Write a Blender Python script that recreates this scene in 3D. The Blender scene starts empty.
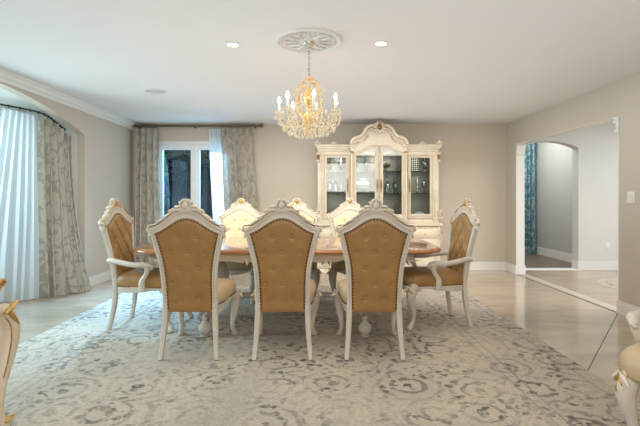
import bpy, bmesh, math, random
from mathutils import Vector, Matrix
R = math.radians
PI = math.pi
random.seed(11)
scn = bpy.context.scene
COL = scn.collection

# ------------------------------------------------------------------ materials
def new_mat(name):
    m = bpy.data.materials.new(name); m.use_nodes = True
    nt = m.node_tree
    return m, nt, nt.nodes['Principled BSDF'], nt.nodes['Material Output']

def nd(nt, t, **kw):
    n = nt.nodes.new(t)
    for k, v in kw.items():
        if k.startswith('i_'):
            n.inputs[k[2:]].default_value = v
        else:
            setattr(n, k, v)
    return n

def ramp(nt, fac, stops, interp='LINEAR'):
    r = nt.nodes.new('ShaderNodeValToRGB'); r.color_ramp.interpolation = interp
    e = r.color_ramp.elements
    while len(e) < len(stops): e.new(0.5)
    for el, (p, c) in zip(e, stops):
        el.position = p; el.color = (c[0], c[1], c[2], 1) if not isinstance(c, (int, float)) else (c, c, c, 1)
    nt.links.new(fac, r.inputs[0])
    return r

def mixc(nt, fac, a, b, mode='MIX'):
    m = nt.nodes.new('ShaderNodeMix'); m.data_type = 'RGBA'; m.blend_type = mode
    for s, v in ((m.inputs[0], fac), (m.inputs[6], a), (m.inputs[7], b)):
        if hasattr(v, 'is_linked') or hasattr(v, 'links'): nt.links.new(v, s)
        else: s.default_value = v if isinstance(v, (int, float)) else (v[0], v[1], v[2], 1)
    return m.outputs[2]

def math_n(nt, op, a, b=0.5):
    m = nt.nodes.new('ShaderNodeMath'); m.operation = op
    for s, v in ((m.inputs[0], a), (m.inputs[1], b)):
        if hasattr(v, 'links'): nt.links.new(v, s)
        else: s.default_value = v
    return m.outputs[0]

def bump(nt, bsdf, h, strength=0.2, dist=0.01):
    b = nd(nt, 'ShaderNodeBump'); b.inputs['Strength'].default_value = strength; b.inputs['Distance'].default_value = dist
    nt.links.new(h, b.inputs['Height']); nt.links.new(b.outputs[0], bsdf.inputs['Normal'])

def simple(name, col, rough=0.5, metal=0.0, var=0.08, scale=6.0, bmp=0.0, coat=0.0, spec=0.5):
    m, nt, b, o = new_mat(name)
    tc = nd(nt, 'ShaderNodeTexCoord'); nz = nd(nt, 'ShaderNodeTexNoise')
    nz.inputs['Scale'].default_value = scale; nz.inputs['Detail'].default_value = 4
    nt.links.new(tc.outputs['Object'], nz.inputs['Vector'])
    lo = [c * (1 - var) for c in col]; hi = [min(1, c * (1 + var)) for c in col]
    r = ramp(nt, nz.outputs[0], [(0.3, lo), (0.7, hi)])
    nt.links.new(r.outputs[0], b.inputs['Base Color'])
    b.inputs['Roughness'].default_value = rough; b.inputs['Metallic'].default_value = metal
    b.inputs['Coat Weight'].default_value = coat; b.inputs['Specular IOR Level'].default_value = spec
    if bmp: bump(nt, b, nz.outputs[0], bmp)
    return m

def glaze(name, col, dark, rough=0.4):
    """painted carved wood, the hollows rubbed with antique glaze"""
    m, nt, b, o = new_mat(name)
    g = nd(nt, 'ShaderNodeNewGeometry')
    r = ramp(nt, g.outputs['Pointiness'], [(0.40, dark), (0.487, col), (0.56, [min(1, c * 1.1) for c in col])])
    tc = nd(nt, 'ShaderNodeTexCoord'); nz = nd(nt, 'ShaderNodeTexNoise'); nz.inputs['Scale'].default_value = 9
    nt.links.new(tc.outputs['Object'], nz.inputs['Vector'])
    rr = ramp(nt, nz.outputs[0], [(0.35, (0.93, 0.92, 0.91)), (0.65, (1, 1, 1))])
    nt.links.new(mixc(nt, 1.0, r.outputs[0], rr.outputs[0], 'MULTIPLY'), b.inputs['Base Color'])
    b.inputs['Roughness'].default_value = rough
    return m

M = {}
M['wall'] = simple('wall_beige', (0.535, 0.478, 0.402), 0.85, var=0.02, scale=2)
M['wall_hall'] = simple('wall_hall_paint', (0.62, 0.62, 0.58), 0.85, var=0.02, scale=2)
M['wall_far'] = simple('wall_far_paint', (0.42, 0.43, 0.41), 0.85, var=0.02, scale=2)
M['ceiling'] = simple('ceiling_paint', (0.72, 0.725, 0.725), 0.9, var=0.01, scale=1)
M['white'] = simple('white_trim', (0.74, 0.73, 0.70), 0.4, var=0.02)
M['whitewin'] = simple('white_window_paint', (0.70, 0.71, 0.70), 0.35, var=0.02)
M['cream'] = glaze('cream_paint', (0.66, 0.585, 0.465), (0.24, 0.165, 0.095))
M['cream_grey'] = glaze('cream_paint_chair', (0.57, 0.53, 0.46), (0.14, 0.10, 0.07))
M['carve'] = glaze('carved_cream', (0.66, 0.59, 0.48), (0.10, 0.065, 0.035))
M['gilt'] = simple('gilt', (0.52, 0.33, 0.12), 0.35, 0.7, var=0.35, scale=40)
M['gold'] = simple('gold_metal', (0.85, 0.58, 0.22), 0.25, 1.0, var=0.1, scale=20)
M['amber'] = simple('amber_gilt', (0.28, 0.13, 0.04), 0.3, 0.5, var=0.3, scale=30)
M['leather'] = simple('caramel_leather', (0.315, 0.175, 0.058), 0.42, var=0.13, scale=9, bmp=0.15)
M['paleleather'] = simple('pale_cream_leather', (0.78, 0.60, 0.38), 0.4, var=0.05, scale=9, bmp=0.1)
M['seatleather'] = simple('tan_cream_leather', (0.52, 0.375, 0.225), 0.4, var=0.06, scale=9, bmp=0.1)
M['nail'] = simple('antique_brass', (0.16, 0.085, 0.035), 0.35, 0.8, var=0.2, scale=60)
M['bronze'] = simple('bronze_rod', (0.17, 0.13, 0.09), 0.35, 0.7, var=0.15, scale=30)
M['chain'] = simple('chain_metal', (0.25, 0.23, 0.20), 0.35, 0.8)
M['plaster'] = simple('plaster', (0.66, 0.66, 0.645), 0.8, var=0.02)
M['silver'] = simple('silver', (0.55, 0.53, 0.48), 0.25, 0.9)
M['black'] = simple('black_lacquer', (0.02, 0.02, 0.02), 0.4)
M['porcelain'] = simple('porcelain', (0.75, 0.74, 0.70), 0.2)
M['plastic'] = simple('switch_plastic', (0.75, 0.72, 0.65), 0.4, var=0.01)
M['brass_fig'] = simple('brass_figure', (0.30, 0.20, 0.08), 0.35, 0.6, var=0.2, scale=30)
M['olive'] = simple('dried_leaves', (0.10, 0.11, 0.05), 0.7, var=0.4, scale=60)

def m_wood():
    m, nt, b, o = new_mat('cherry_wood')
    tc = nd(nt, 'ShaderNodeTexCoord'); mp = nd(nt, 'ShaderNodeMapping'); mp.inputs['Scale'].default_value = (1.2, 14, 14)
    nt.links.new(tc.outputs['Object'], mp.inputs[0])
    nz = nd(nt, 'ShaderNodeTexNoise'); nz.inputs['Scale'].default_value = 2.5; nz.inputs['Detail'].default_value = 8; nz.inputs['Distortion'].default_value = 0.6
    nt.links.new(mp.outputs[0], nz.inputs['Vector'])
    r = ramp(nt, nz.outputs[0], [(0.3, (0.26, 0.09, 0.022)), (0.5, (0.40, 0.155, 0.042)), (0.72, (0.50, 0.22, 0.07))])
    nt.links.new(r.outputs[0], b.inputs['Base Color'])
    b.inputs['Roughness'].default_value = 0.22; b.inputs['Coat Weight'].default_value = 0.8; b.inputs['Coat Roughness'].default_value = 0.06
    return m
M['wood'] = m_wood()

def m_floor(name, tint, seams=True, rough=0.13):
    m, nt, b, o = new_mat(name)
    tc = nd(nt, 'ShaderNodeTexCoord')
    nz = nd(nt, 'ShaderNodeTexNoise'); nz.inputs['Scale'].default_value = 1.3; nz.inputs['Detail'].default_value = 7; nz.inputs['Distortion'].default_value = 1.2
    mp = nd(nt, 'ShaderNodeMapping'); mp.inputs['Rotation'].default_value = (0, 0, R(38)); mp.inputs['Scale'].default_value = (1, 2.6, 1)
    nt.links.new(tc.outputs['Object'], mp.inputs[0]); nt.links.new(mp.outputs[0], nz.inputs['Vector'])
    a = [c * 0.80 for c in tint]; c_ = [min(1, c * 1.12) for c in tint]
    r = ramp(nt, nz.outputs[0], [(0.28, a), (0.5, tint), (0.72, c_)])
    col = r.outputs[0]
    if seams:
        mp2 = nd(nt, 'ShaderNodeMapping'); mp2.inputs['Rotation'].default_value = (0, 0, R(-38.7)); mp2.inputs['Location'].default_value = (0.06, 0, 0)
        nt.links.new(tc.outputs['Object'], mp2.inputs[0])
        br = nd(nt, 'ShaderNodeTexBrick'); br.offset = 0.0; br.inputs['Scale'].default_value = 1.0
        br.inputs['Brick Width'].default_value = 1.2; br.inputs['Row Height'].default_value = 1.2
        br.inputs['Mortar Size'].default_value = 0.0015; br.inputs['Mortar Smooth'].default_value = 0.2
        br.inputs['Color1'].default_value = (1, 1, 1, 1); br.inputs['Color2'].default_value = (0.92, 0.92, 0.92, 1); br.inputs['Mortar'].default_value = (0.75, 0.73, 0.7, 1)
        nt.links.new(mp2.outputs[0], br.inputs['Vector'])
        col = mixc(nt, 1.0, col, br.outputs[0], 'MULTIPLY')
    nt.links.new(col, b.inputs['Base Color'])
    b.inputs['Roughness'].default_value = rough; b.inputs['Specular IOR Level'].default_value = 0.6
    return m
M['floor'] = m_floor('polished_limestone', (0.46, 0.375, 0.275))
M['floor_hall'] = m_floor('veined_marble', (0.37, 0.295, 0.215), False, 0.2)
M['floor_far'] = simple('dark_floor', (0.15, 0.115, 0.085), 0.35, var=0.3, scale=4)
M['marble_sill'] = simple('marble_sill', (0.50, 0.44, 0.36), 0.3, var=.08)
M['seam'] = simple('grout', (0.12, 0.10, 0.08), 0.7)

def m_rug():
    m, nt, b, o = new_mat('distressed_rug')
    tc = nd(nt, 'ShaderNodeTexCoord')
    ab = nd(nt, 'ShaderNodeVectorMath', operation='ABSOLUTE'); nt.links.new(tc.outputs['Object'], ab.inputs[0])
    w = nd(nt, 'ShaderNodeTexNoise'); w.inputs['Scale'].default_value = 7; w.inputs['Detail'].default_value = 3
    nt.links.new(tc.outputs['Object'], w.inputs['Vector'])
    sc = nd(nt, 'ShaderNodeVectorMath', operation='SCALE'); sc.inputs['Scale'].default_value = 0.10; nt.links.new(w.outputs['Color'], sc.inputs[0])
    ad = nd(nt, 'ShaderNodeVectorMath', operation='ADD'); nt.links.new(ab.outputs[0], ad.inputs[0]); nt.links.new(sc.outputs[0], ad.inputs[1])
    # floral rings
    v = nd(nt, 'ShaderNodeTexVoronoi'); v.inputs['Scale'].default_value = 2.5; v.inputs['Randomness'].default_value = 0.5
    nt.links.new(ad.outputs[0], v.inputs['Vector'])
    rings = math_n(nt, 'SINE', math_n(nt, 'MULTIPLY', v.outputs['Distance'], 29.0))
    ringm = ramp(nt, rings, [(0.35, 0.0), (0.65, 1.0)])
    core = ramp(nt, v.outputs['Distance'], [(0.10, 1.0), (0.45, 0.45)])
    v2 = nd(nt, 'ShaderNodeTexVoronoi'); v2.inputs['Scale'].default_value = 13; v2.inputs['Randomness'].default_value = 0.8
    nt.links.new(ad.outputs[0], v2.inputs['Vector'])
    petals = ramp(nt, v2.outputs['Distance'], [(0.28, 1.0), (0.40, 0.0)])
    n1 = nd(nt, 'ShaderNodeTexNoise'); n1.inputs['Scale'].default_value = 1.5; n1.inputs['Detail'].default_value = 5; n1.inputs['Roughness'].default_value = 0.6
    nt.links.new(tc.outputs['Object'], n1.inputs['Vector'])
    n2 = nd(nt, 'ShaderNodeTexNoise'); n2.inputs['Scale'].default_value = 17; n2.inputs['Detail'].default_value = 5; n2.inputs['Roughness'].default_value = 0.7
    mp = nd(nt, 'ShaderNodeMapping'); mp.inputs['Scale'].default_value = (1, 1.7, 1); nt.links.new(tc.outputs['Object'], mp.inputs[0])
    nt.links.new(mp.outputs[0], n2.inputs['Vector'])
    dis = ramp(nt, n2.outputs[0], [(0.425, 0.0), (0.485, 1.0)])
    big = ramp(nt, n1.outputs[0], [(0.40, 0.22), (0.56, 1.0)])
    pat = math_n(nt, 'MAXIMUM', math_n(nt, 'MULTIPLY', math_n(nt, 'MULTIPLY', ringm.outputs[0], core.outputs[0]), 0.95), math_n(nt, 'MULTIPLY', petals.outputs[0], 0.9))
    k = math_n(nt, 'MULTIPLY', math_n(nt, 'MULTIPLY', pat, dis.outputs[0]), big.outputs[0])
    # border bands
    sx = nd(nt, 'ShaderNodeSeparateXYZ'); nt.links.new(ab.outputs[0], sx.inputs[0])
    def band(out, c, wd):
        d = math_n(nt, 'ABSOLUTE', math_n(nt, 'SUBTRACT', out, c)); return math_n(nt, 'LESS_THAN', d, wd)
    bd = None
    for out, cs in ((sx.outputs[0], (2.06, 1.62, 1.55)), (sx.outputs[1], (1.62, 1.50))):
        for c in cs:
            q = band(out, c, 0.010); bd = q if bd is None else math_n(nt, 'MAXIMUM', bd, q)
    bd = math_n(nt, 'MULTIPLY', bd, math_n(nt, 'MULTIPLY', n1.outputs[0], 0.9))
    n3 = nd(nt, 'ShaderNodeTexNoise'); n3.inputs['Scale'].default_value = 1.1; n3.inputs['Detail'].default_value = 3
    nt.links.new(tc.outputs['Object'], n3.inputs['Vector'])
    base = ramp(nt, n3.outputs[0], [(0.35, (0.43, 0.385, 0.325)), (0.62, (0.54, 0.475, 0.385))])
    dark = ramp(nt, n1.outputs[0], [(0.3, (0.20, 0.17, 0.14)), (0.48, (0.14, 0.135, 0.125)), (0.60, (0.075, 0.08, 0.085)), (0.75, (0.26, 0.19, 0.14))])
    c1 = mixc(nt, math_n(nt, 'MULTIPLY', k, 1.0), base.outputs[0], dark.outputs[0])
    c2 = mixc(nt, bd, c1, (0.25, 0.24, 0.23))
    # fine grain
    n4 = nd(nt, 'ShaderNodeTexNoise'); n4.inputs['Scale'].default_value = 60; n4.inputs['Detail'].default_value = 3
    nt.links.new(tc.outputs['Object'], n4.inputs['Vector'])
    g = ramp(nt, n4.outputs[0], [(0.35, (0.84, 0.84, 0.84)), (0.65, (1.05, 1.05, 1.05))])
    nt.links.new(mixc(nt, 1.0, c2, g.outputs[0], 'MULTIPLY'), b.inputs['Base Color'])
    b.inputs['Roughness'].default_value = 0.95; b.inputs['Specular IOR Level'].default_value = 0.1
    bump(nt, b, n4.outputs[0], 0.4, 0.004)
    return m
M['rug'] = m_rug()

def m_damask(name, base, motif, scale=(7, 7, 3.2), cut=0.5, trans=0.12, rough=0.55):
    m, nt, b, o = new_mat(name)
    tc = nd(nt, 'ShaderNodeTexCoord'); mp = nd(nt, 'ShaderNodeMapping'); mp.inputs['Scale'].default_value = scale
    nt.links.new(tc.outputs['UV'], mp.inputs[0])
    w = nd(nt, 'ShaderNodeTexNoise'); w.inputs['Scale'].default_value = 1.6; w.inputs['Detail'].default_value = 3
    nt.links.new(mp.outputs[0], w.inputs['Vector'])
    ad = nd(nt, 'ShaderNodeVectorMath', operation='ADD'); nt.links.new(mp.outputs[0], ad.inputs[0]); nt.links.new(w.outputs['Color'], ad.inputs[1])
    v = nd(nt, 'ShaderNodeTexVoronoi'); v.inputs['Scale'].default_value = 1.0; v.inputs['Randomness'].default_value = 0.5
    nt.links.new(ad.outputs[0], v.inputs['Vector'])
    s = math_n(nt, 'SINE', math_n(nt, 'MULTIPLY', v.outputs['Distance'], 13.0))
    k = ramp(nt, s, [(cut - 0.05, 0.0), (cut + 0.1, 1.0)])
    nt.links.new(mixc(nt, k.outputs[0], base, motif), b.inputs['Base Color'])
    b.inputs['Roughness'].default_value = rough; b.inputs['Sheen Weight'].default_value = 0.2
    tr = nd(nt, 'ShaderNodeBsdfTranslucent'); tr.inputs[0].default_value = (*base, 1)
    mx = nd(nt, 'ShaderNodeMixShader'); mx.inputs[0].default_value = trans
    nt.links.new(b.outputs[0], mx.inputs[1]); nt.links.new(tr.outputs[0], mx.inputs[2]); nt.links.new(mx.outputs[0], o.inputs[0])
    return m
M['drape'] = m_damask('damask_drape', (0.52, 0.485, 0.41), (0.35, 0.325, 0.27), (15, 9, 1), .50)
M['teal'] = m_damask('teal_drape', (0.045, 0.17, 0.22), (0.30, 0.42, 0.44), (9, 16, 1), 0.6, 0.1)

def m_sheer():
    m, nt, b, o = new_mat('sheer_voile')
    b.inputs['Base Color'].default_value = (0.80, 0.84, 0.86, 1); b.inputs['Roughness'].default_value = 0.8
    tr = nd(nt, 'ShaderNodeBsdfTranslucent'); tr.inputs[0].default_value = (0.85, 0.92, 0.95, 1)
    tp = nd(nt, 'ShaderNodeBsdfTransparent')
    a = nd(nt, 'ShaderNodeMixShader'); a.inputs[0].default_value = 0.5
    nt.links.new(b.outputs[0], a.inputs[1]); nt.links.new(tr.outputs[0], a.inputs[2])
    c = nd(nt, 'ShaderNodeMixShader'); c.inputs[0].default_value = 0.12
    nt.links.new(a.outputs[0], c.inputs[1]); nt.links.new(tp.outputs[0], c.inputs[2]); nt.links.new(c.outputs[0], o.inputs[0])
    return m
M['sheer'] = m_sheer()

def m_glass(name, tint=(1, 1, 1), refl=0.12):
    m, nt, b, o = new_mat(name); nt.nodes.remove(b)
    tp = nd(nt, 'ShaderNodeBsdfTransparent'); tp.inputs[0].default_value = (*tint, 1)
    gl = nd(nt, 'ShaderNodeBsdfGlossy'); gl.inputs['Roughness'].default_value = 0.03
    fr = nd(nt, 'ShaderNodeFresnel'); fr.inputs[0].default_value = 1.45
    mx = nd(nt, 'ShaderNodeMixShader')
    nt.links.new(math_n(nt, 'ADD', fr.outputs[0], refl), mx.inputs[0])
    nt.links.new(tp.outputs[0], mx.inputs[1]); nt.links.new(gl.outputs[0], mx.inputs[2]); nt.links.new(mx.outputs[0], o.inputs[0])
    return m
M['glass'] = m_glass('clear_glass', (0.93, 0.97, 0.97), 0.03)
M['shelfglass'] = m_glass('shelf_glass', (0.55, 0.68, 0.66), 0.10)
M['glassware'] = m_glass('glassware', (0.80, 0.88, 0.90), 0.20)
M['blueglass'] = m_glass('pale_blue_glass', (0.62, 0.78, 0.86), 0.25)
def m_crystal():
    m, nt, b, o = new_mat('crystal'); nt.nodes.remove(b)
    tp = nd(nt, 'ShaderNodeBsdfTransparent'); tp.inputs[0].default_value = (0.97, 0.95, 0.90, 1)
    gl = nd(nt, 'ShaderNodeBsdfGlossy'); gl.inputs['Roughness'].default_value = 0.12; gl.inputs[0].default_value = (1, 0.95, 0.85, 1)
    df = nd(nt, 'ShaderNodeBsdfTranslucent'); df.inputs[0].default_value = (0.78, 0.72, 0.60, 1)
    a = nd(nt, 'ShaderNodeMixShader'); a.inputs[0].default_value = 0.5
    c = nd(nt, 'ShaderNodeMixShader'); c.inputs[0].default_value = 0.50
    nt.links.new(gl.outputs[0], a.inputs[1]); nt.links.new(df.outputs[0], a.inputs[2])
    nt.links.new(tp.outputs[0], c.inputs[1]); nt.links.new(a.outputs[0], c.inputs[2]); nt.links.new(c.outputs[0], o.inputs[0])
    return m
M['crystal'] = m_crystal()
def m_mirror():
    m, nt, b, o = new_mat('mirror_back')
    b.inputs['Base Color'].default_value = (0.27, 0.265, 0.225, 1); b.inputs['Metallic'].default_value = 0.6; b.inputs['Roughness'].default_value = 0.34
    return m
M['mirror'] = m_mirror()
def emis(name, col, s):
    m, nt, b, o = new_mat(name)
    b.inputs['Base Color'].default_value = (*col, 1); b.inputs['Emission Color'].default_value = (*col, 1); b.inputs['Emission Strength'].default_value = s
    return m
M['bulb'] = emis('bulb_glow', (1.0, 0.93, 0.78), 9)
M['lamp'] = emis('downlight_glow', (1.0, 0.90, 0.74), 5)
M['lawn'] = simple('leafy_bank', (0.032, 0.045, 0.055), 0.9, var=0.75, scale=4, spec=0)
M['forest'] = simple('forest_bank', (0.014, 0.024, 0.028), 0.9, var=0.9, scale=0.9, spec=0)
M['bark'] = simple('bark', (0.09, 0.10, 0.11), 0.9, var=0.3, scale=5)
M['foliage'] = simple('leaf_green', (0.03, 0.055, 0.045), 0.8, var=0.5, scale=3)

def m_check():
    m, nt, b, o = new_mat('lattice_check')
    tc = nd(nt, 'ShaderNodeTexCoord'); mp = nd(nt, 'ShaderNodeMapping'); mp.inputs['Rotation'].default_value = (0, R(45), 0)
    nt.links.new(tc.outputs['Object'], mp.inputs[0])
    ck = nd(nt, 'ShaderNodeTexChecker'); ck.inputs['Scale'].default_value = 44
    ck.inputs['Color1'].default_value = (0.8, 0.8, 0.76, 1); ck.inputs['Color2'].default_value = (0.015, 0.015, 0.02, 1)
    nt.links.new(mp.outputs[0], ck.inputs[0]); nt.links.new(ck.outputs[0], b.inputs['Base Color'])
    return m
M['check'] = m_check()
def m_mosaic():
    m, nt, b, o = new_mat('floor_mosaic')
    tc = nd(nt, 'ShaderNodeTexCoord'); gr = nd(nt, 'ShaderNodeVectorMath', operation='LENGTH'); nt.links.new(tc.outputs['Object'], gr.inputs[0])
    v = nd(nt, 'ShaderNodeTexVoronoi'); v.inputs['Scale'].default_value = 16; nt.links.new(tc.outputs['Object'], v.inputs['Vector'])
    s = math_n(nt, 'SINE', math_n(nt, 'MULTIPLY', gr.outputs[1], 30.0))
    k = math_n(nt, 'MULTIPLY', ramp(nt, s, [(0.4, 0), (0.6, 1)]).outputs[0], ramp(nt, v.outputs['Distance'], [(0.3, 1), (0.5, 0)]).outputs[0])
    nt.links.new(mixc(nt, k, (0.40, 0.335, 0.26), (0.20, 0.17, 0.14)), b.inputs['Base Color']); b.inputs['Roughness'].default_value = 0.25
    return m
M['mosaic'] = m_mosaic()

# ------------------------------------------------------------------ mesh helpers
def NB(): return bmesh.new()

def build(name, bm, mat, parent=None, smooth=True, bevel=0.0, seg=2, loc=None, ang=35):
    if bevel:
        es = [e for e in bm.edges if len(e.link_faces) == 2 and e.calc_face_angle(0) > R(25)]
        bmesh.ops.bevel(bm, geom=es, offset=bevel, segments=seg, affect='EDGES', profile=0.5)
    if name in ('leg', 'foot', 'front_stile', 'stile_carving'):
        for v in bm.verts: v.co.z = max(v.co.z, .0015)
    bmesh.ops.recalc_face_normals(bm, faces=bm.faces)
    me = bpy.data.meshes.new(name); bm.to_mesh(me); bm.free()
    if isinstance(mat, str): mat = M[mat]
    me.materials.append(mat)
    if smooth:
        me.polygons.foreach_set('use_smooth', [True] * len(me.polygons))
        me.set_sharp_from_angle(angle=R(ang))
    o = bpy.data.objects.new(name, me); COL.objects.link(o)
    if parent: o.parent = parent
    if loc is not None: o.location = loc
    return o

def empty(name, loc=(0, 0, 0), rz=0.0, label=None, cat=None, group=None):
    o = bpy.data.objects.new(name, None); COL.objects.link(o)
    o.location = loc; o.rotation_euler = (0, 0, rz); o.empty_display_size = 0.1
    tag(o, label, cat, group); return o

def tag(o, label=None, cat=None, group=None, kind=None):
    if label: o['label'] = label
    if cat: o['category'] = cat
    if group: o['group'] = group
    if kind: o['kind'] = kind
    return o

def struct(name, bm, mat, **kw):
    o = build(name, bm, mat, **kw); o['kind'] = 'structure'; return o

def copy_tree(o, parent=None):
    c = o.copy(); COL.objects.link(c); c.parent = parent
    for ch in list(o.children): copy_tree(ch, c)
    return c

def box(bm, c, s, m=None):
    mt = Matrix.Translation(c) @ Matrix.Diagonal((s[0], s[1], s[2], 1))
    if m: mt = m @ mt
    bmesh.ops.create_cube(bm, size=1.0, matrix=mt)

def bx(bm, x0, x1, y0, y1, z0, z1):
    box(bm, ((x0 + x1) / 2, (y0 + y1) / 2, (z0 + z1) / 2), (abs(x1 - x0), abs(y1 - y0), abs(z1 - z0)))

def catmull(pts, n=4):
    pts = [Vector(p) for p in pts]
    out = []
    for i in range(len(pts) - 1):
        p0 = pts[i - 1] if i else pts[0] * 2 - pts[1]
        p1, p2 = pts[i], pts[i + 1]
        p3 = pts[i + 2] if i + 2 < len(pts) else p2 * 2 - p1
        for k in range(n):
            t = k / n
            out.append(0.5 * ((2 * p1) + (p2 - p0) * t + (2 * p0 - 5 * p1 + 4 * p2 - p3) * t * t + (3 * p1 - p0 - 3 * p2 + p3) * t ** 3))
    out.append(pts[-1])
    return out

def sweep(bm, pts, rad, n=8, ref=(0, 1, 0), sq=2.0, sm=0, cap=True):
    """tube along pts; rad: per point r or (r_side, r_ref)"""
    if not isinstance(rad, (list, tuple)): rad = [rad] * len(pts)
    rad = [(r, r) if not isinstance(r, (tuple, list)) else r for r in rad]
    pts = [Vector(p) for p in pts]
    if sm:
        q = catmull([Vector((r[0], r[1], 0)) for r in rad], sm)
        pts = catmull(pts, sm); rad = [(max(1e-4, v.x), max(1e-4, v.y)) for v in q]
    ref = Vector(ref); rings = []
    for i, p in enumerate(pts):
        t = (pts[min(i + 1, len(pts) - 1)] - pts[max(i - 1, 0)]).normalized()
        a = ref.cross(t)
        if a.length < 1e-4: a = Vector((1, 0, 0.01)).cross(t)
        a.normalize(); b = t.cross(a).normalized()
        ring = []
        for k in range(n):
            th = 2 * PI * (k + 0.5) / n
            c, s = math.cos(th), math.sin(th)
            if sq != 2.0:
                c = math.copysign(abs(c) ** (2 / sq), c); s = math.copysign(abs(s) ** (2 / sq), s)
            ring.append(bm.verts.new(p + a * c * rad[i][0] + b * s * rad[i][1]))
        rings.append(ring)
    for r0, r1 in zip(rings, rings[1:]):
        for k in range(n):
            bm.faces.new((r0[k], r0[(k + 1) % n], r1[(k + 1) % n], r1[k]))
    if cap:
        bm.faces.new(rings[0][::-1]); bm.faces.new(rings[-1])

def lathe(bm, prof, org=(0, 0, 0), n=20, m=None, sm=0, flute=0):
    if sm:
        prof = [(max(0, v.x), v.y) for v in catmull([Vector((r, z, 0)) for r, z in prof], sm)]
    rings = []
    for r, z in prof:
        ring = []
        for k in range(n):
            th = 2 * PI * k / n
            rr = max(r, 1e-4) * (1 + (flute * math.cos(th * n / 2) if flute else 0))
            v = Vector((rr * math.cos(th), rr * math.sin(th), z))
            if m: v = m @ v
            ring.append(bm.verts.new(v + Vector(org)))
        rings.append(ring)
    for r0, r1 in zip(rings, rings[1:]):
        for k in range(n):
            bm.faces.new((r0[k], r0[(k + 1) % n], r1[(k + 1) % n], r1[k]))
    bm.faces.new(rings[0][::-1]); bm.faces.new(rings[-1])

def ball(bm, c, r, u=10, v=7, rot=None):
    r = (r, r, r) if isinstance(r, (int, float)) else r
    mt = Matrix.Translation(c)
    if rot: mt = mt @ rot
    bmesh.ops.create_uvsphere(bm, u_segments=u, v_segments=v, radius=1.0, matrix=mt @ Matrix.Diagonal((*r, 1)))

def grid(bm, nu, nv, f, uv=True):
    vs = [[bm.verts.new(f(i / nu, j / nv)) for i in range(nu + 1)] for j in range(nv + 1)]
    lay = bm.loops.layers.uv.verify() if uv else None
    for j in range(nv):
        for i in range(nu):
            fc = bm.faces.new((vs[j][i], vs[j][i + 1], vs[j + 1][i + 1], vs[j + 1][i]))
            if uv:
                for lp, (a, b) in zip(fc.loops, ((i, j), (i + 1, j), (i + 1, j + 1), (i, j + 1))):
                    lp[lay].uv = (a / nu, b / nv)
    return vs

def prism(bm, pts, y0, y1, mp=None):
    """outline in x,z extruded in y"""
    mp = mp or (lambda x, y, z: Vector((x, y, z)))
    a = [bm.verts.new(mp(x, y0, z)) for x, z in pts]; b = [bm.verts.new(mp(x, y1, z)) for x, z in pts]
    n = len(pts)
    bm.faces.new(a); bm.faces.new(b[::-1])
    for i in range(n): bm.faces.new((a[i], a[(i + 1) % n], b[(i + 1) % n], b[i]))

def strip_ring(bm, inner, outer, prof, mp=None, closed=False):
    """solid moulding between two polylines of equal length; prof = [(u,y)...] closed section"""
    mp = mp or (lambda x, y, z: Vector((x, y, z)))
    rings = []
    for (xi, zi), (xo, zo) in zip(inner, outer):
        rings.append([bm.verts.new(mp(xi + (xo - xi) * u, y, zi + (zo - zi) * u)) for u, y in prof])
    m = len(prof); N = len(rings)
    for i in range(N if closed else N - 1):
        r0, r1 = rings[i], rings[(i + 1) % N]
        for k in range(m): bm.faces.new((r0[k], r0[(k + 1) % m], r1[(k + 1) % m], r1[k]))
    if not closed:
        bm.faces.new(rings[0][::-1]); bm.faces.new(rings[-1])

def spiral(bm, c, r0, a0, turns, w, y=0.0, flip=1, n=6, grow=0.25, tail=None, mp=None, thick=None):
    """volute in xz about c, starting outside"""
    mp = mp or (lambda v: v)
    K = max(8, int(14 * turns)); pts = []; rad = []
    for i in range(K + 1):
        t = i / K; r = r0 * (1 - t) + r0 * grow * t
        a = a0 + flip * 2 * PI * turns * t
        pts.append(mp(Vector((c[0] + r * math.cos(a), y, c[1] + r * math.sin(a)))))
        rad.append((w * (1 - 0.45 * t), (thick or w) * (1 - 0.3 * t)))
    if tail:
        tp = catmull([mp(Vector((x, y, z))) for x, z in tail] + [pts[0]], 4)[:-1]
        m = len(tp)
        rad = [(w * (0.35 + 0.65 * k / m), (thick or w) * (0.5 + 0.5 * k / m)) for k in range(m)] + rad
        pts = tp + pts
    sweep(bm, pts, rad, n=n)
    ball(bm, pts[-1], (w * 1.1, (thick or w) * 1.2, w * 1.1), 8, 6)

def leaf(bm, p, ang, L, w, y=0.0, th=0.008, mp=None, curl=0.0):
    """acanthus-like lobe in xz plane"""
    mp = mp or (lambda v: v)
    d = Vector((math.cos(ang), 0, math.sin(ang))); s = Vector((-d.z, 0, d.x))
    pts = []; rad = []
    for t, ww in ((0, .35), (.25, .9), (.5, 1.0), (.75, .7), (1, .12)):
        pts.append(mp(Vector((p[0], y, p[1])) + d * L * t + s * curl * L * t * t)); rad.append((w * ww, th * (0.5 + ww * .6)))
    sweep(bm, pts, rad, n=6, sm=2)

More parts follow.
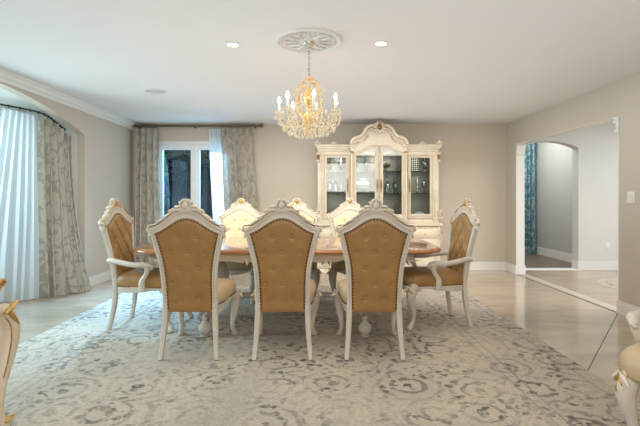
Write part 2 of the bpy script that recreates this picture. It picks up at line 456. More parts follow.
# ------------------------------------------------------------------ chairs
LEAN = 0.16
def lean(z): return -max(0.0, z - 0.42) * LEAN
def mpb(x, y, z): return Vector((x, y + lean(z), z))
def mpv(v): return Vector((v.x, v.y + lean(v.z), v.z))
PAIR = [((.165, .345), (.202, .345)), ((.168, .50), (.205, .50)), ((.172, .62), (.210, .62)), ((.183, .72), (.221, .72)),
        ((.205, .83), (.246, .825)), ((.225, .915), (.260, .905)), ((.232, .940), (.278, .950)), ((.220, .945), (.278, .976)),
        ((.193, .955), (.242, .990)), ((.15, .980), (.192, 1.026)), ((.11, 1.006), (.145, 1.074)), ((.075, 1.028), (.098, 1.113)),
        ((.04, 1.044), (.05, 1.132)), ((0, 1.050), (0, 1.136))]
def half(idx, n=3):
    return [(v.x, v.y) for v in catmull([Vector((*p[idx], 0)) for p in PAIR], n)]
IN, OUT = half(0), half(1)
IN_F = IN + [(-x, z) for x, z in IN[-2::-1]]
OUT_F = OUT + [(-x, z) for x, z in OUT[-2::-1]]
def interp(tab, t):
    for (a, b), (c, d) in zip(tab, tab[1:]):
        if a <= t <= c: return b + (d - b) * (t - a) / (c - a + 1e-9)
    return tab[-1][1] if t > tab[-1][0] else tab[0][1]
SIDE = [(z, x) for x, z in [p[0] for p in PAIR[:7]]]
TOP = sorted([(x, z) for x, z in [p[0] for p in PAIR[6:]]])
ZB = .345
def panel_pt(s, t):
    w = interp(SIDE, ZB + t * (.940 - ZB)); x1 = abs(s) * .232
    zt = interp(TOP, x1)
    return s * w, ZB + t * (zt - ZB)
BTN = []
for i, z in enumerate((.914, .80, .68, .56, .448)):
    BTN += [(x, z) for x in ((-.07, .07) if i % 2 == 0 else (-.134, 0, .134))]

def tuft_y(x, z, depth, r, crease):
    d = 0
    for bx_, bz in BTN:
        q = (x - bx_) ** 2 + (z - bz) ** 2
        d += math.exp(-q / (r * r))
    cr = 0
    if crease:
        for sg in (1, -1):
            u = (x / .067 + sg * (z - .448) / .117 + (1.0)) / 2.0
            f = abs(u - round(u)) * 2
            cr = max(cr, math.exp(-(f / .16) ** 2))
    return depth * min(1, d) + crease * cr

def leather_panel(bm, front, crease=0.0, puff=0.022):
    sg = 1 if front else -1
    nu, nv = (44, 60)
    def f(u, v):
        s = u * 2 - 1
        x, z = panel_pt(s, v)
        e = max(0, 1 - abs(s) ** 6) * max(0, min(1, v / .06)) * max(0, min(1, (1 - v) / .05))
        y = (0.008 + puff * e ** .5 - tuft_y(x, z, .012, .016, crease) * e)
        return mpb(x, sg * y, z)
    grid(bm, nu, nv, f)

def nails_along(bm, pts, step, r, y, inset=0.0, mp=mpb):
    acc = 0; last = Vector((*pts[0], 0)); cx, cz = 0, .7
    for p in pts[1:]:
        p = Vector((*p, 0)); d = (p - last).length
        while acc + d >= step:
            t = (step - acc) / d
            last = last.lerp(p, t); d = (p - last).length; acc = 0
            n = Vector((cx - last.x, cz - last.y, 0)).normalized() * inset
            ball(bm, mp(last.x + n.x, y, last.y + n.y), (r, r * .6, r), 6, 4)
        acc += d; last = p

def seat_outline(k=1.0, n=48, wb=.215, wf=.262, y0=-.005, y1=.545):
    """plan outline of the seat, back narrower than the bowed front"""
    pts = []
    yc = (y0 + y1) / 2; hy = (y1 - y0) / 2
    for i in range(n):
        a = 2 * PI * i / n
        c, s = math.cos(a), math.sin(a)
        c = math.copysign(abs(c) ** .30, c); s = math.copysign(abs(s) ** .30, s)
        y = yc + hy * s * k
        t = (y - y0) / (y1 - y0)
        w = wb + (wf - wb) * t
        x = c * w * k
        if s > 0: y += .028 * (1 - (x / .27) ** 2) * max(0, s) ** 3
        pts.append((x, y))
    return pts

def loft(bm, loops):
    rs = [[bm.verts.new(p) for p in lp] for lp in loops]
    for a, b in zip(rs, rs[1:]):
        n = len(a)
        for i in range(n): bm.faces.new((a[i], a[(i + 1) % n], b[(i + 1) % n], b[i]))
    bm.faces.new(rs[0][::-1]); bm.faces.new(rs[-1])

def make_chair(name, label, armed=False, group=None, gold_front=True):
    root = empty(name, label=label, cat='chair', group=group)
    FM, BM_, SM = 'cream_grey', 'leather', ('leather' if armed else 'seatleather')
    FRONT = 'leather' if armed else 'paleleather'
    # back frame
    bm = NB()
    prof = [(0, -.012), (.10, -.021), (.30, -.017), (.5, -.017), (.68, -.024), (.9, -.021), (1, -.010), (1, .010), (.9, .021), (.68, .024), (.5, .017), (.3, .017), (.10, .021), (0, .012)]
    strip_ring(bm, IN_F, OUT_F, prof, mpb)
    build('back_frame', bm, FM, root)
    # ear volutes
    for s in (1, -1):
        bm = NB()
        spiral(bm, (s * .276, .968), .015, PI / 2 - s * PI / 2, 1.1, .008, 0, flip=-s, thick=.02, mp=mpv,
               tail=[(s * .20, 1.012), (s * .24, 1.004), (s * .275, 1.000)])
        leaf(bm, (s * .262, .96), R(-75 if s > 0 else -105), .06, .010, 0, .022, mpv)
        build('ear_scroll', bm, 'carve', root)
    for s in (1, -1):
        bm = NB()
        def lf(x, z, a, L, w, c=0.0): leaf(bm, (s * x, z), R(a if s > 0 else 180 - a), L, w, 0, .023, mpv, curl=c * s)
        spiral(bm, (s * .046, 1.118), .022, R(90), 1.25, .0085, 0, flip=-s, thick=.024, mp=mpv, tail=[(s * .002, 1.128), (s * .02, 1.142)])
        spiral(bm, (s * .112, 1.098), .016, R(100 if s > 0 else 80), 1.1, .0075, 0, flip=-s, thick=.023, mp=mpv, tail=[(s * .055, 1.134), (s * .085, 1.126)])
        lf(.065, 1.118, -12, .065, .012); lf(.105, 1.095, -36, .085, .012, .10); lf(.155, 1.055, -36, .075, .010, .2); lf(.20, 1.018, -22, .06, .008, .1)
        lf(.045, 1.135, 20, .040, .011, -.3); lf(.030, 1.155, 45, .030, .010); lf(.015, 1.172, 66, .024, .008); lf(.03, 1.11, -5, .06, .014)
        build('crest_carving', bm, 'carve', root)
    bm = NB()
    ball(bm, mpb(0, 0, 1.148), (.030, .034, .036), 14, 10)
    n = 18
    ring = [mpb(.037 * math.cos(2 * PI * i / n), -.018, 1.148 + .043 * math.sin(2 * PI * i / n)) for i in range(n + 1)]
    sweep(bm, ring, .007, n=6)
    ring = [mpb(.037 * math.cos(2 * PI * i / n), .018, 1.148 + .043 * math.sin(2 * PI * i / n)) for i in range(n + 1)]
    sweep(bm, ring, .007, n=6)
    build('crest_cartouche', bm, FM, root)
    bm = NB()   # gilding on the front face of the crest
    ball(bm, mpb(0, .022, 1.148), (.024, .020, .030), 12, 8)
    for k in range(5): leaf(bm, (0, 1.158), R(50 + 20 * k), .038, .004, .02, .005, mpv)
    tag(build('crest_gilding', bm, 'gilt', root), 'gilded centre of the crest')
    for s in (1, -1):
        for (x, z, a, L_, w) in ((.03, 1.125, -20, .06, .007), (.12, 1.09, -34, .07, .006), (.262, .98, -100, .05, .006)):
            bm = NB(); leaf(bm, (s * x, z), R(a if s > 0 else 180 - a), L_, w, .024, .006, mpv); build('gilt_leaf', bm, 'gilt', root)
    for s in (1, -1):      # dark glazed lines on the rear of the crest
        bm = NB()
        sweep(bm, [mpb(s * x, -.024, z) for x, z in ((.05, 1.105), (.08, 1.10), (.11, 1.083), (.14, 1.055), (.155, 1.042), (.19, 1.018), (.235, 1.000), (.27, .998))], .0024, n=5, sm=3)
        build('crest_glaze_line', bm, 'nail', root)
    # upholstery
    bm = NB(); leather_panel(bm, False, 0.0 if not armed else .0, .012)
    tag(build('outer_back', bm, BM_, root, ang=80), 'caramel leather outside of the back')
    bm = NB(); leather_panel(bm, True, .020 if armed else .004, .036)
    build('backrest', bm, FRONT, root, ang=80)
    bm = NB()
    nails_along(bm, IN_F, .0250, .0080, -.015, .008)
    build('nailhead_trim', bm, 'nail', root); bm = NB()
    nails_along(bm, IN_F, .0250, .0070, .016, .006)
    build('nailhead_trim', bm, 'nail', root)
    bm = NB(); ball(bm, (0, 0, 0), (.0125, .007, .0125), 10, 6)
    btn = None
    for sgn in (-1, 1):
        for bx_, bz in BTN:
            p = mpb(bx_, sgn * (.011 if sgn < 0 else .030), bz)
            if btn is None:
                btn = build('button', bm, BM_, root, loc=p)
            else:
                c = btn.copy(); COL.objects.link(c); c.location = p
            if sgn > 0 and not armed and btn is not None:
                pass
    # seat
    bm = NB(); L = []
    for k, z in ((.98, .375), (1.0, .385), (1.025, .42), (1.015, .46), (.97, .485), (.88, .502), (.6, .512), (.25, .516)):
        L.append([Vector((x, y, z)) for x, y in seat_outline(k)])
    loft(bm, L); build('seat', bm, SM, root, ang=60)
    bm = NB()
    so = seat_outline(1.015, 96)
    acc = 0; last = Vector((*so[0], 0))
    for p in so[1:]:
        p = Vector((*p, 0)); d = (p - last).length
        if d < 1e-5: continue
        while acc + d >= .02:
            last = last.lerp(p, (.02 - acc) / d); d = (p - last).length; acc = 0
            if last.y > .01: ball(bm, (last.x, last.y, .396), (.0058, .0058, .0058), 6, 4)
        acc += d; last = p
    build('seat_nailheads', bm, 'nail', root)
    # seat rail with scalloped lower edge
    bm = NB()
    so = seat_outline(1.0, 96); si = seat_outline(.90, 96)
    vo = []
    for (x, y), (xi, yi) in zip(so, si):
        a = math.atan2(x, y - .27)
        if y > .45: zl = .352 - .028 * math.exp(-(x / .07) ** 2) + .012 * math.cos(x * 34)
        elif y < .02: zl = .352
        else: zl = .322 + .05 * max(0, y) / .45 + .006 * math.sin(y * 20)
        vo.append([bm.verts.new((x, y, .402)), bm.verts.new((x * 1.01, y, .385)), bm.verts.new((x, y, .37)), bm.verts.new((x, y, zl)), bm.verts.new((xi, yi, zl)), bm.verts.new((xi, yi, .402))])
    for i in range(len(vo)):
        a, b = vo[i], vo[(i + 1) % len(vo)]
        for k in range(6): bm.faces.new((a[k], a[(k + 1) % 6], b[(k + 1) % 6], b[k]))
    for s in (1, -1):
        spiral(bm, (s * .06, .572 - 0), .001, 0, .5, .001) if False else None
    build('seat_rail', bm, FM, root, ang=50)
    bm = NB()
    mf = lambda v: Vector((v.x, v.y + .575 - .05 * (v.x / .2) ** 2, v.z))
    leaf(bm, (0, .375), R(-90), .05, .016, 0, .008, mf)
    for s in (1, -1):
        leaf(bm, (s * .01, .37), R(-15 if s > 0 else 195), .075, .011, 0, .008, mf)
        leaf(bm, (s * .02, .36), R(-45 if s > 0 else 225), .04, .008, 0, .008, mf)
    build('rail_carving', bm, 'carve', root)
    # rear legs
    for s in (1, -1):
        bm = NB()
        sweep(bm, [(s * .186, 0, .43), (s * .187, 0, .34), (s * .191, -.006, .24), (s * .199, -.024, .12), (s * .209, -.05, .002)],
              [(.019, .019), (.021, .021), (.021, .022), (.018, .019), (.0165, .018)], n=12, sq=4.5, sm=4, ref=(0, 1, 0))
        build('leg', bm, FM, root)
    # cabriole front legs with carved knee
    for s in (1, -1):
        bm = NB()
        sweep(bm, [(s * .222, .495, .40), (s * .236, .528, .355), (s * .245, .545, .30), (s * .238, .535, .23), (s * .226, .515, .15),
                   (s * .222, .512, .09), (s * .230, .532, .045), (s * .238, .552, .018), (s * .236, .55, .001)],
              [.040, .047, .044, .035, .024, .018, .020, .026, .018], n=12, sm=3)
        lg = build('leg', bm, FM, root)
        bm = NB()
        d = Vector((s * .62, .78, 0)).normalized(); side = Vector((d.y, -d.x, 0))
        def mk(v, s=s, d=d, side=side):
            zc = v.z; base = Vector((s * (.236 if zc > .33 else .24), .528 if zc > .33 else .54, 0))
            return base + side * v.x + d * (.036 + v.y) + Vector((0, 0, zc))
        for a in (-90, -65, -115, -35, -145): leaf(bm, (0, .385), R(a), .11 if a == -90 else .075, .014, .004, .012, mk)
        for q in (1, -1): spiral(bm, (q * .022, .385), .014, R(90), 1.1, .006, 0, flip=-q, mp=mk, thick=.010)
        leaf(bm, (0, .06), R(-90), .055, .012, -.012, .010, lambda v, s=s, d=d, side=side: Vector((s * .232, .54, 0)) + side * v.x + d * (.02 + v.y) + Vector((0, 0, v.z)))
        build('knee_carving', bm, 'carve', lg)
        bm = NB()
        leaf(bm, (0, .385), R(-90), .085, .006, .016, .008, mk)
        for q in (1, -1): leaf(bm, (0, .38), R(-90 + q * 32), .055, .005, .015, .007, mk)
        build('knee_gilding', bm, 'gilt', lg)
    if armed:
        for s in (1, -1):
            bm = NB()
            sweep(bm, [(s * .222, -.05, .628), (s * .240, .0, .632), (s * .268, .10, .618), (s * .285, .22, .602), (s * .283, .32, .604), (s * .272, .368, .596), (s * .262, .380, .572), (s * .262, .362, .558)],
                  [(.020, .022), (.024, .024), (.026, .023), (.028, .023), (.028, .024), (.024, .021), (.018, .015), (.010, .008)], n=12, sm=3, ref=(0, 0, 1))
            ar = build('armrest', bm, FM, root)
            bm = NB()
            sweep(bm, [(s * .276, .325, .600), (s * .270, .340, .560), (s * .262, .322, .51), (s * .258, .292, .465), (s * .262, .285, .42), (s * .262, .300, .36)],
                  [.026, .023, .021, .024, .029, .022], n=10, sm=3)
            build('arm_support', bm, FM, ar)
            bm = NB()
            mk = lambda v, s=s: Vector((s * (.285 + v.y), v.x, v.z))
            leaf(bm, (.335, .585), R(-95), .06, .009, .002, .008, mk)
            leaf(bm, (.365, .60), R(160), .07, .008, .016, .008, mk)
            leaf(bm, (.292, .45), R(-90), .06, .010, -.006, .01, mk)
            build('arm_carving', bm, 'carve', ar)
    return root

SPC = [-.945, -.250, .437]
YF = 3.385
fl = ['left dining chair of the near row, tufted caramel leather back, in front of the window',
      'middle dining chair of the near row, tufted caramel leather back turned to the viewer',
      'near row dining chair with caramel leather back, the one in front of the china cabinet']
bl = ['cream dining chair across the table below the window\'s right drape',
      'cream dining chair across the table, mostly hidden behind the near middle chair',
      'pale backed dining chair across the table in front of the china cabinet']
side_chair = make_chair('dining_chair', fl[0], False, 'side chairs along the dining table')
side_chair.location = (SPC[0], YF, .012)
for i in (1, 2):
    c = copy_tree(side_chair); c.location = (SPC[i], YF, .012); c['label'] = fl[i]; c.rotation_euler = (0, 0, R((0, 0.6, -0.8)[i]))
for i, x in enumerate((-.95, -.243, .43)):
    c = copy_tree(side_chair); c.location = (x, 5.60, .012); c.rotation_euler = (0, 0, PI); c['label'] = bl[i]
arm_chair = make_chair('armchair', 'white armchair with diamond-tufted caramel back at the table end nearest the bay curtains', True, 'armchairs at the table ends')
arm_chair.location = (-1.82, 4.31, .012); arm_chair.rotation_euler = (0, 0, R(-95))
c = copy_tree(arm_chair); c.location = (1.365, 4.40, .012); c.rotation_euler = (0, 0, R(98)); c['label'] = 'white armchair with diamond-tufted caramel back at the table end nearest the doorway'

# chair at the right edge of the frame
c = copy_tree(arm_chair); c['label'] = 'cream armchair with pale tan seat cut off by the right edge of the photo'
del c['group']
fwd = Vector((-.80, -.60, 0)); rt = Vector((-.60, .80, 0))   # rt = chair local -x direction in world for corner search
ang = math.atan2(fwd.y, fwd.x) - PI / 2
cornl = Matrix.Rotation(ang, 4, 'Z')
best = Vector((1.44, 2.10, 0))
loc = None
for sx in (1, -1):
    q = cornl @ Vector((sx * .24, .545, 0))
    cand = best - q
    if loc is None or (cornl @ Vector((sx * .24, .545, 0))).y > 0 and False: pass
    other = cand + cornl @ Vector((-sx * .24, .545, 0))
    if other.x > best.x: loc = cand
c.location = (loc.x + .01, loc.y, 0.012); c.rotation_euler = (0, 0, ang)
for ch in c.children:
    if ch.name.startswith('seat.') or ch.name == 'seat' or ch.name.startswith('backrest'):
        me = ch.data.copy(); me.materials.clear(); me.materials.append(M['seatleather']); ch.data = me
        if ch.name.startswith('seat'): ch.scale = (1.09, 1.06, 1.0)

# ------------------------------------------------------------------ carved chair at left edge
def left_edge_chair():
    root = empty('carved_armchair', (-1.60, 2.27, .012), R(90), 'cream and gilt carved armchair cut off by the left edge of the photo', 'chair')
    bm = NB()
    sweep(bm, [(.03, 0, .650), (.062, 0, .60), (.088, 0, .53), (.080, 0, .46), (.050, 0, .38), (.018, 0, .30), (.0, 0, .22), (-.006, 0, .15), (.004, 0, .08), (.02, 0, .03), (.02, 0, 0.001)],
          [(.020, .03), (.034, .035), (.040, .04), (.042, .04), (.036, .04), (.028, .035), (.022, .03), (.019, .026), (.024, .03), (.032, .036), (.026, .03)], n=12, sm=3, sq=2.6)
    st = build('front_stile', bm, 'cream', root)
    bm = NB()
    leaf(bm, (.0, .62), R(25), .11, .016, -.026, .020); leaf(bm, (.02, .635), R(-50), .13, .014, -.034, .012)
    leaf(bm, (.05, .62), R(40), .05, .012, -.02, .018)
    build('stile_carving', bm, 'gilt', st)
    bm = NB(); leaf(bm, (.0, .07), R(10), .07, .014, -.028, .02); build('foot_carving', bm, 'gilt', st)
    for pts in ([(.0, -.034, .60), (.030, -.040, .55), (.034, -.040, .47), (.012, -.038, .38), (-.015, -.034, .30)], [(.055, -.034, .60), (.100, -.030, .54), (.094, -.034, .46), (.055, -.034, .37), (.022, -.032, .29)]):
        bm = NB(); sweep(bm, pts, .0035, n=5, sm=3); build('gilt_line', bm, 'gilt', st)
    bm = NB()
    sweep(bm, [(-.62, 0, .80), (-.40, -.01, .765), (-.2, -.01, .76), (-.06, 0, .775), (-.015, 0, .765), (-.01, 0, .735)], [(.024, .024)] * 4 + [(.028, .022), (.02, .016)], n=12, sm=3, ref=(0, 0, 1))
    sweep(bm, [(-.03, 0, .755), (-.05, 0, .70), (-.02, 0, .65), (.03, 0, .62)], [(.022, .022), (.018, .020), (.022, .024), (.024, .028)], n=10, sm=3)
    ar = build('armrest', bm, 'cream', root)
    bm = NB(); spiral(bm, (-.022, .772), .026, R(0), 1.4, .008, -.026, flip=1, thick=.012)
    tag(build('arm_volute', bm, 'gilt', ar), 'gilded volute on the arm end')
    bm = NB(); sweep(bm, [(-.62, .62, .80), (-.40, .63, .765), (-.2, .63, .76), (-.06, .62, .775), (-.04, .62, .70), (.0, .62, .45)], [(.024, .024)] * 6, n=10, sm=3, ref=(0, 1, 0)); build('armrest', bm, 'cream', root)
    bm = NB(); box(bm, (-.32, .31, .42), (.62, .56, .14)); build('seat', bm, 'seatleather', root, bevel=.03, seg=3)
    bm = NB(); box(bm, (-.31, .31, .32), (.62, .58, .07)); build('seat_rail', bm, 'cream', root, bevel=.008)
    bm = NB()
    grid(bm, 4, 20, lambda u, v: Vector((-.62 - .10 * u * 0 - .10 * v, .05 + .52 * u, .34 + v * (.62 + .10 * math.sin(PI * u)))))
    bmesh.ops.solidify(bm, geom=list(bm.faces), thickness=.05)
    build('backrest', bm, 'seatleather', root)
    for x, y in ((-.62, .03), (-.62, .60), (.0, .60)):
        bm = NB(); sweep(bm, [(x, y, .34), (x, y, .2), (x - .02, y, 0.001)], [.03, .022, .018], n=10, sm=3); build('leg', bm, 'cream', root)
left_edge_chair()

# ------------------------------------------------------------------ dining table
def rrect(hx, hy, r, bow=0.0, n=10):
    pts = []
    for (cx, cy, a0) in ((hx - r, hy - r, 0), (-hx + r, hy - r, 90), (-hx + r, -hy + r, 180), (hx - r, -hy + r, 270)):
        for k in range(n + 1):
            a = R(a0 + 90 * k / n); pts.append((cx + r * math.cos(a), cy + r * math.sin(a)))
    # densify
    out = []
    for i, p in enumerate(pts):
        q = pts[(i + 1) % len(pts)]; d = math.hypot(q[0] - p[0], q[1] - p[1]); m = max(1, int(d / .04))
        for k in range(m): out.append((p[0] + (q[0] - p[0]) * k / m, p[1] + (q[1] - p[1]) * k / m))
    return [(x + math.copysign(bow, x) * max(0, 1 - (y / hy) ** 2) * (abs(x) / hx) ** 6, y) for x, y in out]

def make_table():
    root = empty('dining_table', (-.262, 4.56, -.018), 0, 'long dining table with glossy cherry wood top and cream carved apron', 'table')
    bm = NB(); HX, HY = 1.385, .64
    L = []
    for ins, z in ((.02, .735), (.006, .740), (.0, .750), (.002, .762), (.012, .770), (.016, .775), (.03, .777)):
        L.append([Vector((x, y, z)) for x, y in rrect(HX - ins, HY - ins, .24 - ins, .05)])
    loft(bm, L); build('tabletop', bm, 'wood', root, ang=60)
    bm = NB()
    o = rrect(HX - .235, HY - .09, .17, .04); i_ = rrect(HX - .265, HY - .12, .15, .04)
    vo = []
    for k, ((x, y), (xi, yi)) in enumerate(zip(o, i_)):
        u = x if abs(y) > HY - .2 else y + .5
        zl = .672 - .018 * abs(math.sin(u * PI / .695 * 1.0 + .4)) - .010 * math.cos(u * 18)
        vo.append([bm.verts.new(p) for p in ((x, y, .735), (x, y, .722), (x * 1.004, y * 1.01, .715), (x, y, .706), (x, y, zl + .012), (x * 1.003, y * 1.008, zl + .006), (x, y, zl), (xi, yi, zl), (xi, yi, .735))])
    for i in range(len(vo)):
        a, b = vo[i], vo[(i + 1) % len(vo)]
        for k in range(9): bm.faces.new((a[k], a[(k + 1) % 9], b[(k + 1) % 9], b[k]))
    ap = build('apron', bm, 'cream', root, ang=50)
    bm = NB(); g = NB()
    for cx in (-1.05, -.35, .35, 1.05):
        for sy in (-1, 1):
            mf = lambda v, sy=sy: Vector((v.x, sy * (HY - .09 + v.y), v.z))
            for s in (1, -1):
                spiral(bm, (cx + s * .04, .665), .016, R(90), 1.1, .006, .004, flip=-s, mp=mf, thick=.008)
                leaf(bm, (cx + s * .05, .668), R(5 if s > 0 else 175), .10, .009, .004, .008, mf)
                leaf(g, (cx + s * .02, .660), R(-60 if s > 0 else 240), .035, .007, .006, .006, mf)
            leaf(bm, (cx, .69), R(-90), .06, .014, .005, .009, mf)
    build('apron_carving', bm, 'carve', ap); build('apron_gilding', g, 'nail', ap)
    for cx in (-.70, .685):
        bm = NB()
        lathe(bm, [(.11, .66), (.10, .64), (.05, .61), (.045, .57), (.07, .52), (.085, .46), (.07, .39), (.045, .35), (.05, .31), (.085, .28), (.09, .24), (.05, .20), (.02, .17)], (cx, 0, 0), 28, sm=3)
        ped = build('pedestal', bm, 'cream_grey', root)
        for sy in (-1, 1):
            bm = NB()
            sweep(bm, [(cx, sy * .03, .30), (cx, sy * .16, .34), (cx, sy * .32, .32), (cx, sy * .46, .22), (cx, sy * .56, .17), (cx, sy * .64, .165)],
                  [(.035, .045), (.035, .045), (.033, .04), (.03, .035), (.026, .03), (.02, .02)], n=12, sm=3)
            lathe(bm, [(.012, .215), (.022, .205), (.026, .19), (.020, .175), (.028, .155), (.050, .13), (.058, .105), (.050, .075), (.028, .05), (.022, .04), (.036, .045), (.036, .036), (.03, .031)],
                  (cx, sy * .66, 0), 24, sm=3)
            lg = build('foot', bm, 'cream_grey', ped)
        bm = NB()
        for sx in (-1, 1):
            sweep(bm, [(cx, 0, .28), (cx + sx * .07, 0, .32), (cx + sx * .13, 0, .24), (cx + sx * .17, 0, .10), (cx + sx * .21, 0, .062), (cx + sx * .23, 0, .058)],
                  [.04, .04, .035, .028, .026, .015], n=12, sm=3)
        build('foot', bm, 'cream_grey', ped)
    bm = NB()
    bx(bm, -1.0, 1.0, -.45, -.40, .67, .73); bx(bm, -1.0, 1.0, .40, .45, .67, .73)
    for x in (-.7, .7): bx(bm, x - .05, x + .05, -.52, .52, .66, .71)
    build('underframe', bm, 'cream_grey', root)
    bm = NB()
    sweep(bm, [(-.66, 0, .22), (-.3, 0, .25), (0, 0, .20), (.3, 0, .25), (.66, 0, .22)], [.03, .025, .035, .025, .03], n=10, sm=4)
    build('stretcher', bm, 'cream_grey', root)
make_table()

# ------------------------------------------------------------------ china cabinet
CX, CY = .986, 7.49
def make_cabinet():
    root = empty('china_cabinet', (CX, CY, 0), 0, 'cream breakfront china cabinet with arched glass doors and gilded carved pediment', 'cabinet')
    SD, CD = -.36, -.44      # front faces of the side and centre sections
    # ---- base
    bm = NB()
    bx(bm, -.98, .98, SD, 0, .08, .76); bx(bm, -.46, .46, CD, 0, .08, .76)
    bx(bm, -1.0, 1.0, SD - .015, 0, .0, .08); bx(bm, -.48, .48, CD - .015, 0, .0, .08)
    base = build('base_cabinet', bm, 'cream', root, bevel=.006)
    bm = NB()
    bx(bm, -1.02, 1.02, SD - .035, 0, .76, .80); bx(bm, -.50, .50, CD - .035, 0, .76, .80)
    build('counter', bm, 'cream', root, bevel=.010, seg=3)
    bm = NB()      # carved dentil band
    for x0, x1, y in ((-.97, -.48, SD), (-.45, .45, CD), (.48, .97, SD)):
        n = int((x1 - x0) / .028)
        for i in range(n): ball(bm, (x0 + (i + .5) * (x1 - x0) / n, y - .004, .735), (.011, .01, .012), 6, 5)
    build('dentil_band', bm, 'carve', root)
    hole = None
    for x0, x1, y in ((-.93, -.52, SD), (-.43, -.015, CD), (.015, .43, CD), (.52, .93, SD)):
        bm = NB(); box(bm, ((x0 + x1) / 2, y - .008, .64), (x1 - x0, .02, .13)); box(bm, ((x0 + x1) / 2, y - .018, .64), (x1 - x0 - .05, .012, .085))
        d = build('drawer', bm, 'cream', root, bevel=.004)
        bm = NB(); ball(bm, ((x0 + x1) / 2, y - .040, .642), .016, 12, 8); ball(bm, ((x0 + x1) / 2, y - .026, .642), (.026, .005, .014), 12, 8)
        tag(build('knob', bm, 'gold', d), 'brass drawer knob')
        bm = NB(); box(bm, ((x0 + x1) / 2, y - .008, .325), (x1 - x0, .02, .45))
        d = build('door', bm, 'cream', root, bevel=.004)
        bm = NB(); hw = (x1 - x0) / 2 - .05; xc = (x0 + x1) / 2
        pan = [(xc - hw, .14), (xc + hw, .14), (xc + hw, .47)] + [(xc + hw * math.cos(R(a)), .47 + .045 * math.sin(R(a))) for a in range(15, 180, 15)] + [(xc - hw, .47)]
        prism(bm, pan, y - .03, y - .01); build('panel', bm, 'carve', d, bevel=.005)
        bm = NB(); sweep(bm, [(x1 - .03, y - .02, .40), (x1 - .03, y - .045, .36), (x1 - .03, y - .045, .31), (x1 - .03, y - .02, .27)], .006, n=8, sm=3); build('handle', bm, 'gold', d)
    # ---- hutch carcass
    bm = NB()
    bx(bm, -.95, -.93, SD + .031, 0, .80, 1.94); bx(bm, .93, .95, SD + .031, 0, .80, 1.94)
    bx(bm, -.455, -.435, SD + .031, -.012, .84, 1.91); bx(bm, .435, .455, SD + .031, -.012, .84, 1.91)
    bx(bm, -.93, .93, SD + .031, -.012, .80, .84); bx(bm, -.93, .93, SD + .031, -.012, 1.91, 1.939)
    bx(bm, -.93, .93, -.012, 0, .80, 1.939); bx(bm, -.42, .42, -.012, 0, 1.939, 2.12)
    build('hutch_carcass', bm, 'cream', root, smooth=False)
    bm = NB(); bx(bm, -.93, .93, -.018, -.013, .84, 1.91); build('mirror_back', bm, 'mirror', root, smooth=False)
    # face frames
    bm = NB()
    for s in (1, -1):
        bx(bm, s * .86, s * .96, SD, SD + .03, .80, 1.94)
        bx(bm, s * .44, s * .475, SD, SD + .03, .80, 1.94)
        bx(bm, s * .475, s * .86, SD + .001, SD + .03, .801, .875)
        bx(bm, s * .475, s * .86, SD + .001, SD + .03, 1.885, 1.939)
        bx(bm, s * .395, s * .44, CD, SD + .03, .801, 1.939)
    bx(bm, -.395, .395, CD + .001, SD + .03, .801, .875)
    build('face_frame', bm, 'cream', root, bevel=.004)
    # pilasters at the outer corners and between sections
    for x, y, z1 in ((-.915, SD, 1.90), (.915, SD, 1.90), (-.425, CD, 1.90), (.425, CD, 1.90)):
        bm = NB(); sweep(bm, [(x, y - .004, .86), (x, y - .004, z1)], .017, n=10)
        for z in (.87, z1): ball(bm, (x, y - .006, z), (.026, .02, .016), 10, 7)
        pl = build('pilaster', bm, 'cream', root)
    # doors : side ones flat topped, centre ones arched
    def door(x0, x1, y, tops, hinge, glass_b=.95):
        """tops: (gx, gz) along the glass top from x0 to x1; rectangular/arched frame"""
        gx0, gx1 = tops[0][0], tops[-1][0]
        inner = [(gx0, glass_b), (gx1, glass_b)] + [(x, z) for x, z in reversed(tops)]
        dr = empty('door', (0, 0, 0)); dr.parent = root
        def top_out(x): return interp(tops, min(max(x, gx0), gx1)) + .045
        N = len(tops)
        outer = [(x0, glass_b - .07), (x1, glass_b - .07)] + [(x1 if k == 0 else (x0 if k == N - 1 else tops[N - 1 - k][0]), top_out(tops[N - 1 - k][0])) for k in range(N)]
        bm = NB()
        prof = [(0, -.006), (.12, -.016), (.3, -.012), (.75, -.012), (.9, -.022), (1, -.016), (1, .010), (0, .010)]
        strip_ring(bm, inner, outer, prof, lambda a, b, c_: Vector((a, y + b, c_)), closed=True)
        fr = build('door', bm, 'cream', root, ang=30)
        COL.objects.unlink(dr); bpy.data.objects.remove(dr)
        bm = NB(); prism(bm, inner, y - .002, y + .002); build('glass_pane', bm, 'glass', fr, smooth=False)
        bm = NB(); hx = hinge
        sweep(bm, [(hx, y - .018, 1.50), (hx, y - .035, 1.46), (hx, y - .035, 1.40), (hx, y - .035, 1.34), (hx, y - .018, 1.30)], [.006, .007, .011, .007, .006], n=8, sm=3)
        ball(bm, (hx, y - .03, 1.40), (.012, .012, .03), 10, 8)
        tag(build('handle', bm, 'amber', fr), 'ornate brass door pull')
    door(-.87, -.465, SD - .006, [(-.815, 1.84), (-.515, 1.84)], -.49)
    door(.465, .87, SD - .006, [(.515, 1.84), (.815, 1.84)], .49)
    ct = [(-.355, 1.875), (-.32, 1.885), (-.27, 1.905), (-.21, 1.945), (-.15, 1.975), (-.10, 1.985), (-.065, 1.985)]
    door(-.395, -.005, CD - .006, ct, -.030)
    door(.005, .395, CD - .006, [(-x, z) for x, z in reversed(ct)], .030)
    bm = NB()      # frieze over the centre doors
    top_in = [(-.44, 1.90), (-.36, 1.915), (-.27, 1.945), (-.20, 1.99), (-.10, 2.025), (0, 2.03), (.10, 2.025), (.20, 1.99), (.27, 1.945), (.36, 1.915), (.44, 1.90)]
    ped = [(-.44, 2.045), (-.425, 2.10), (-.375, 2.145), (-.30, 2.165), (-.245, 2.215), (-.205, 2.285), (-.13, 2.335), (0, 2.35)]
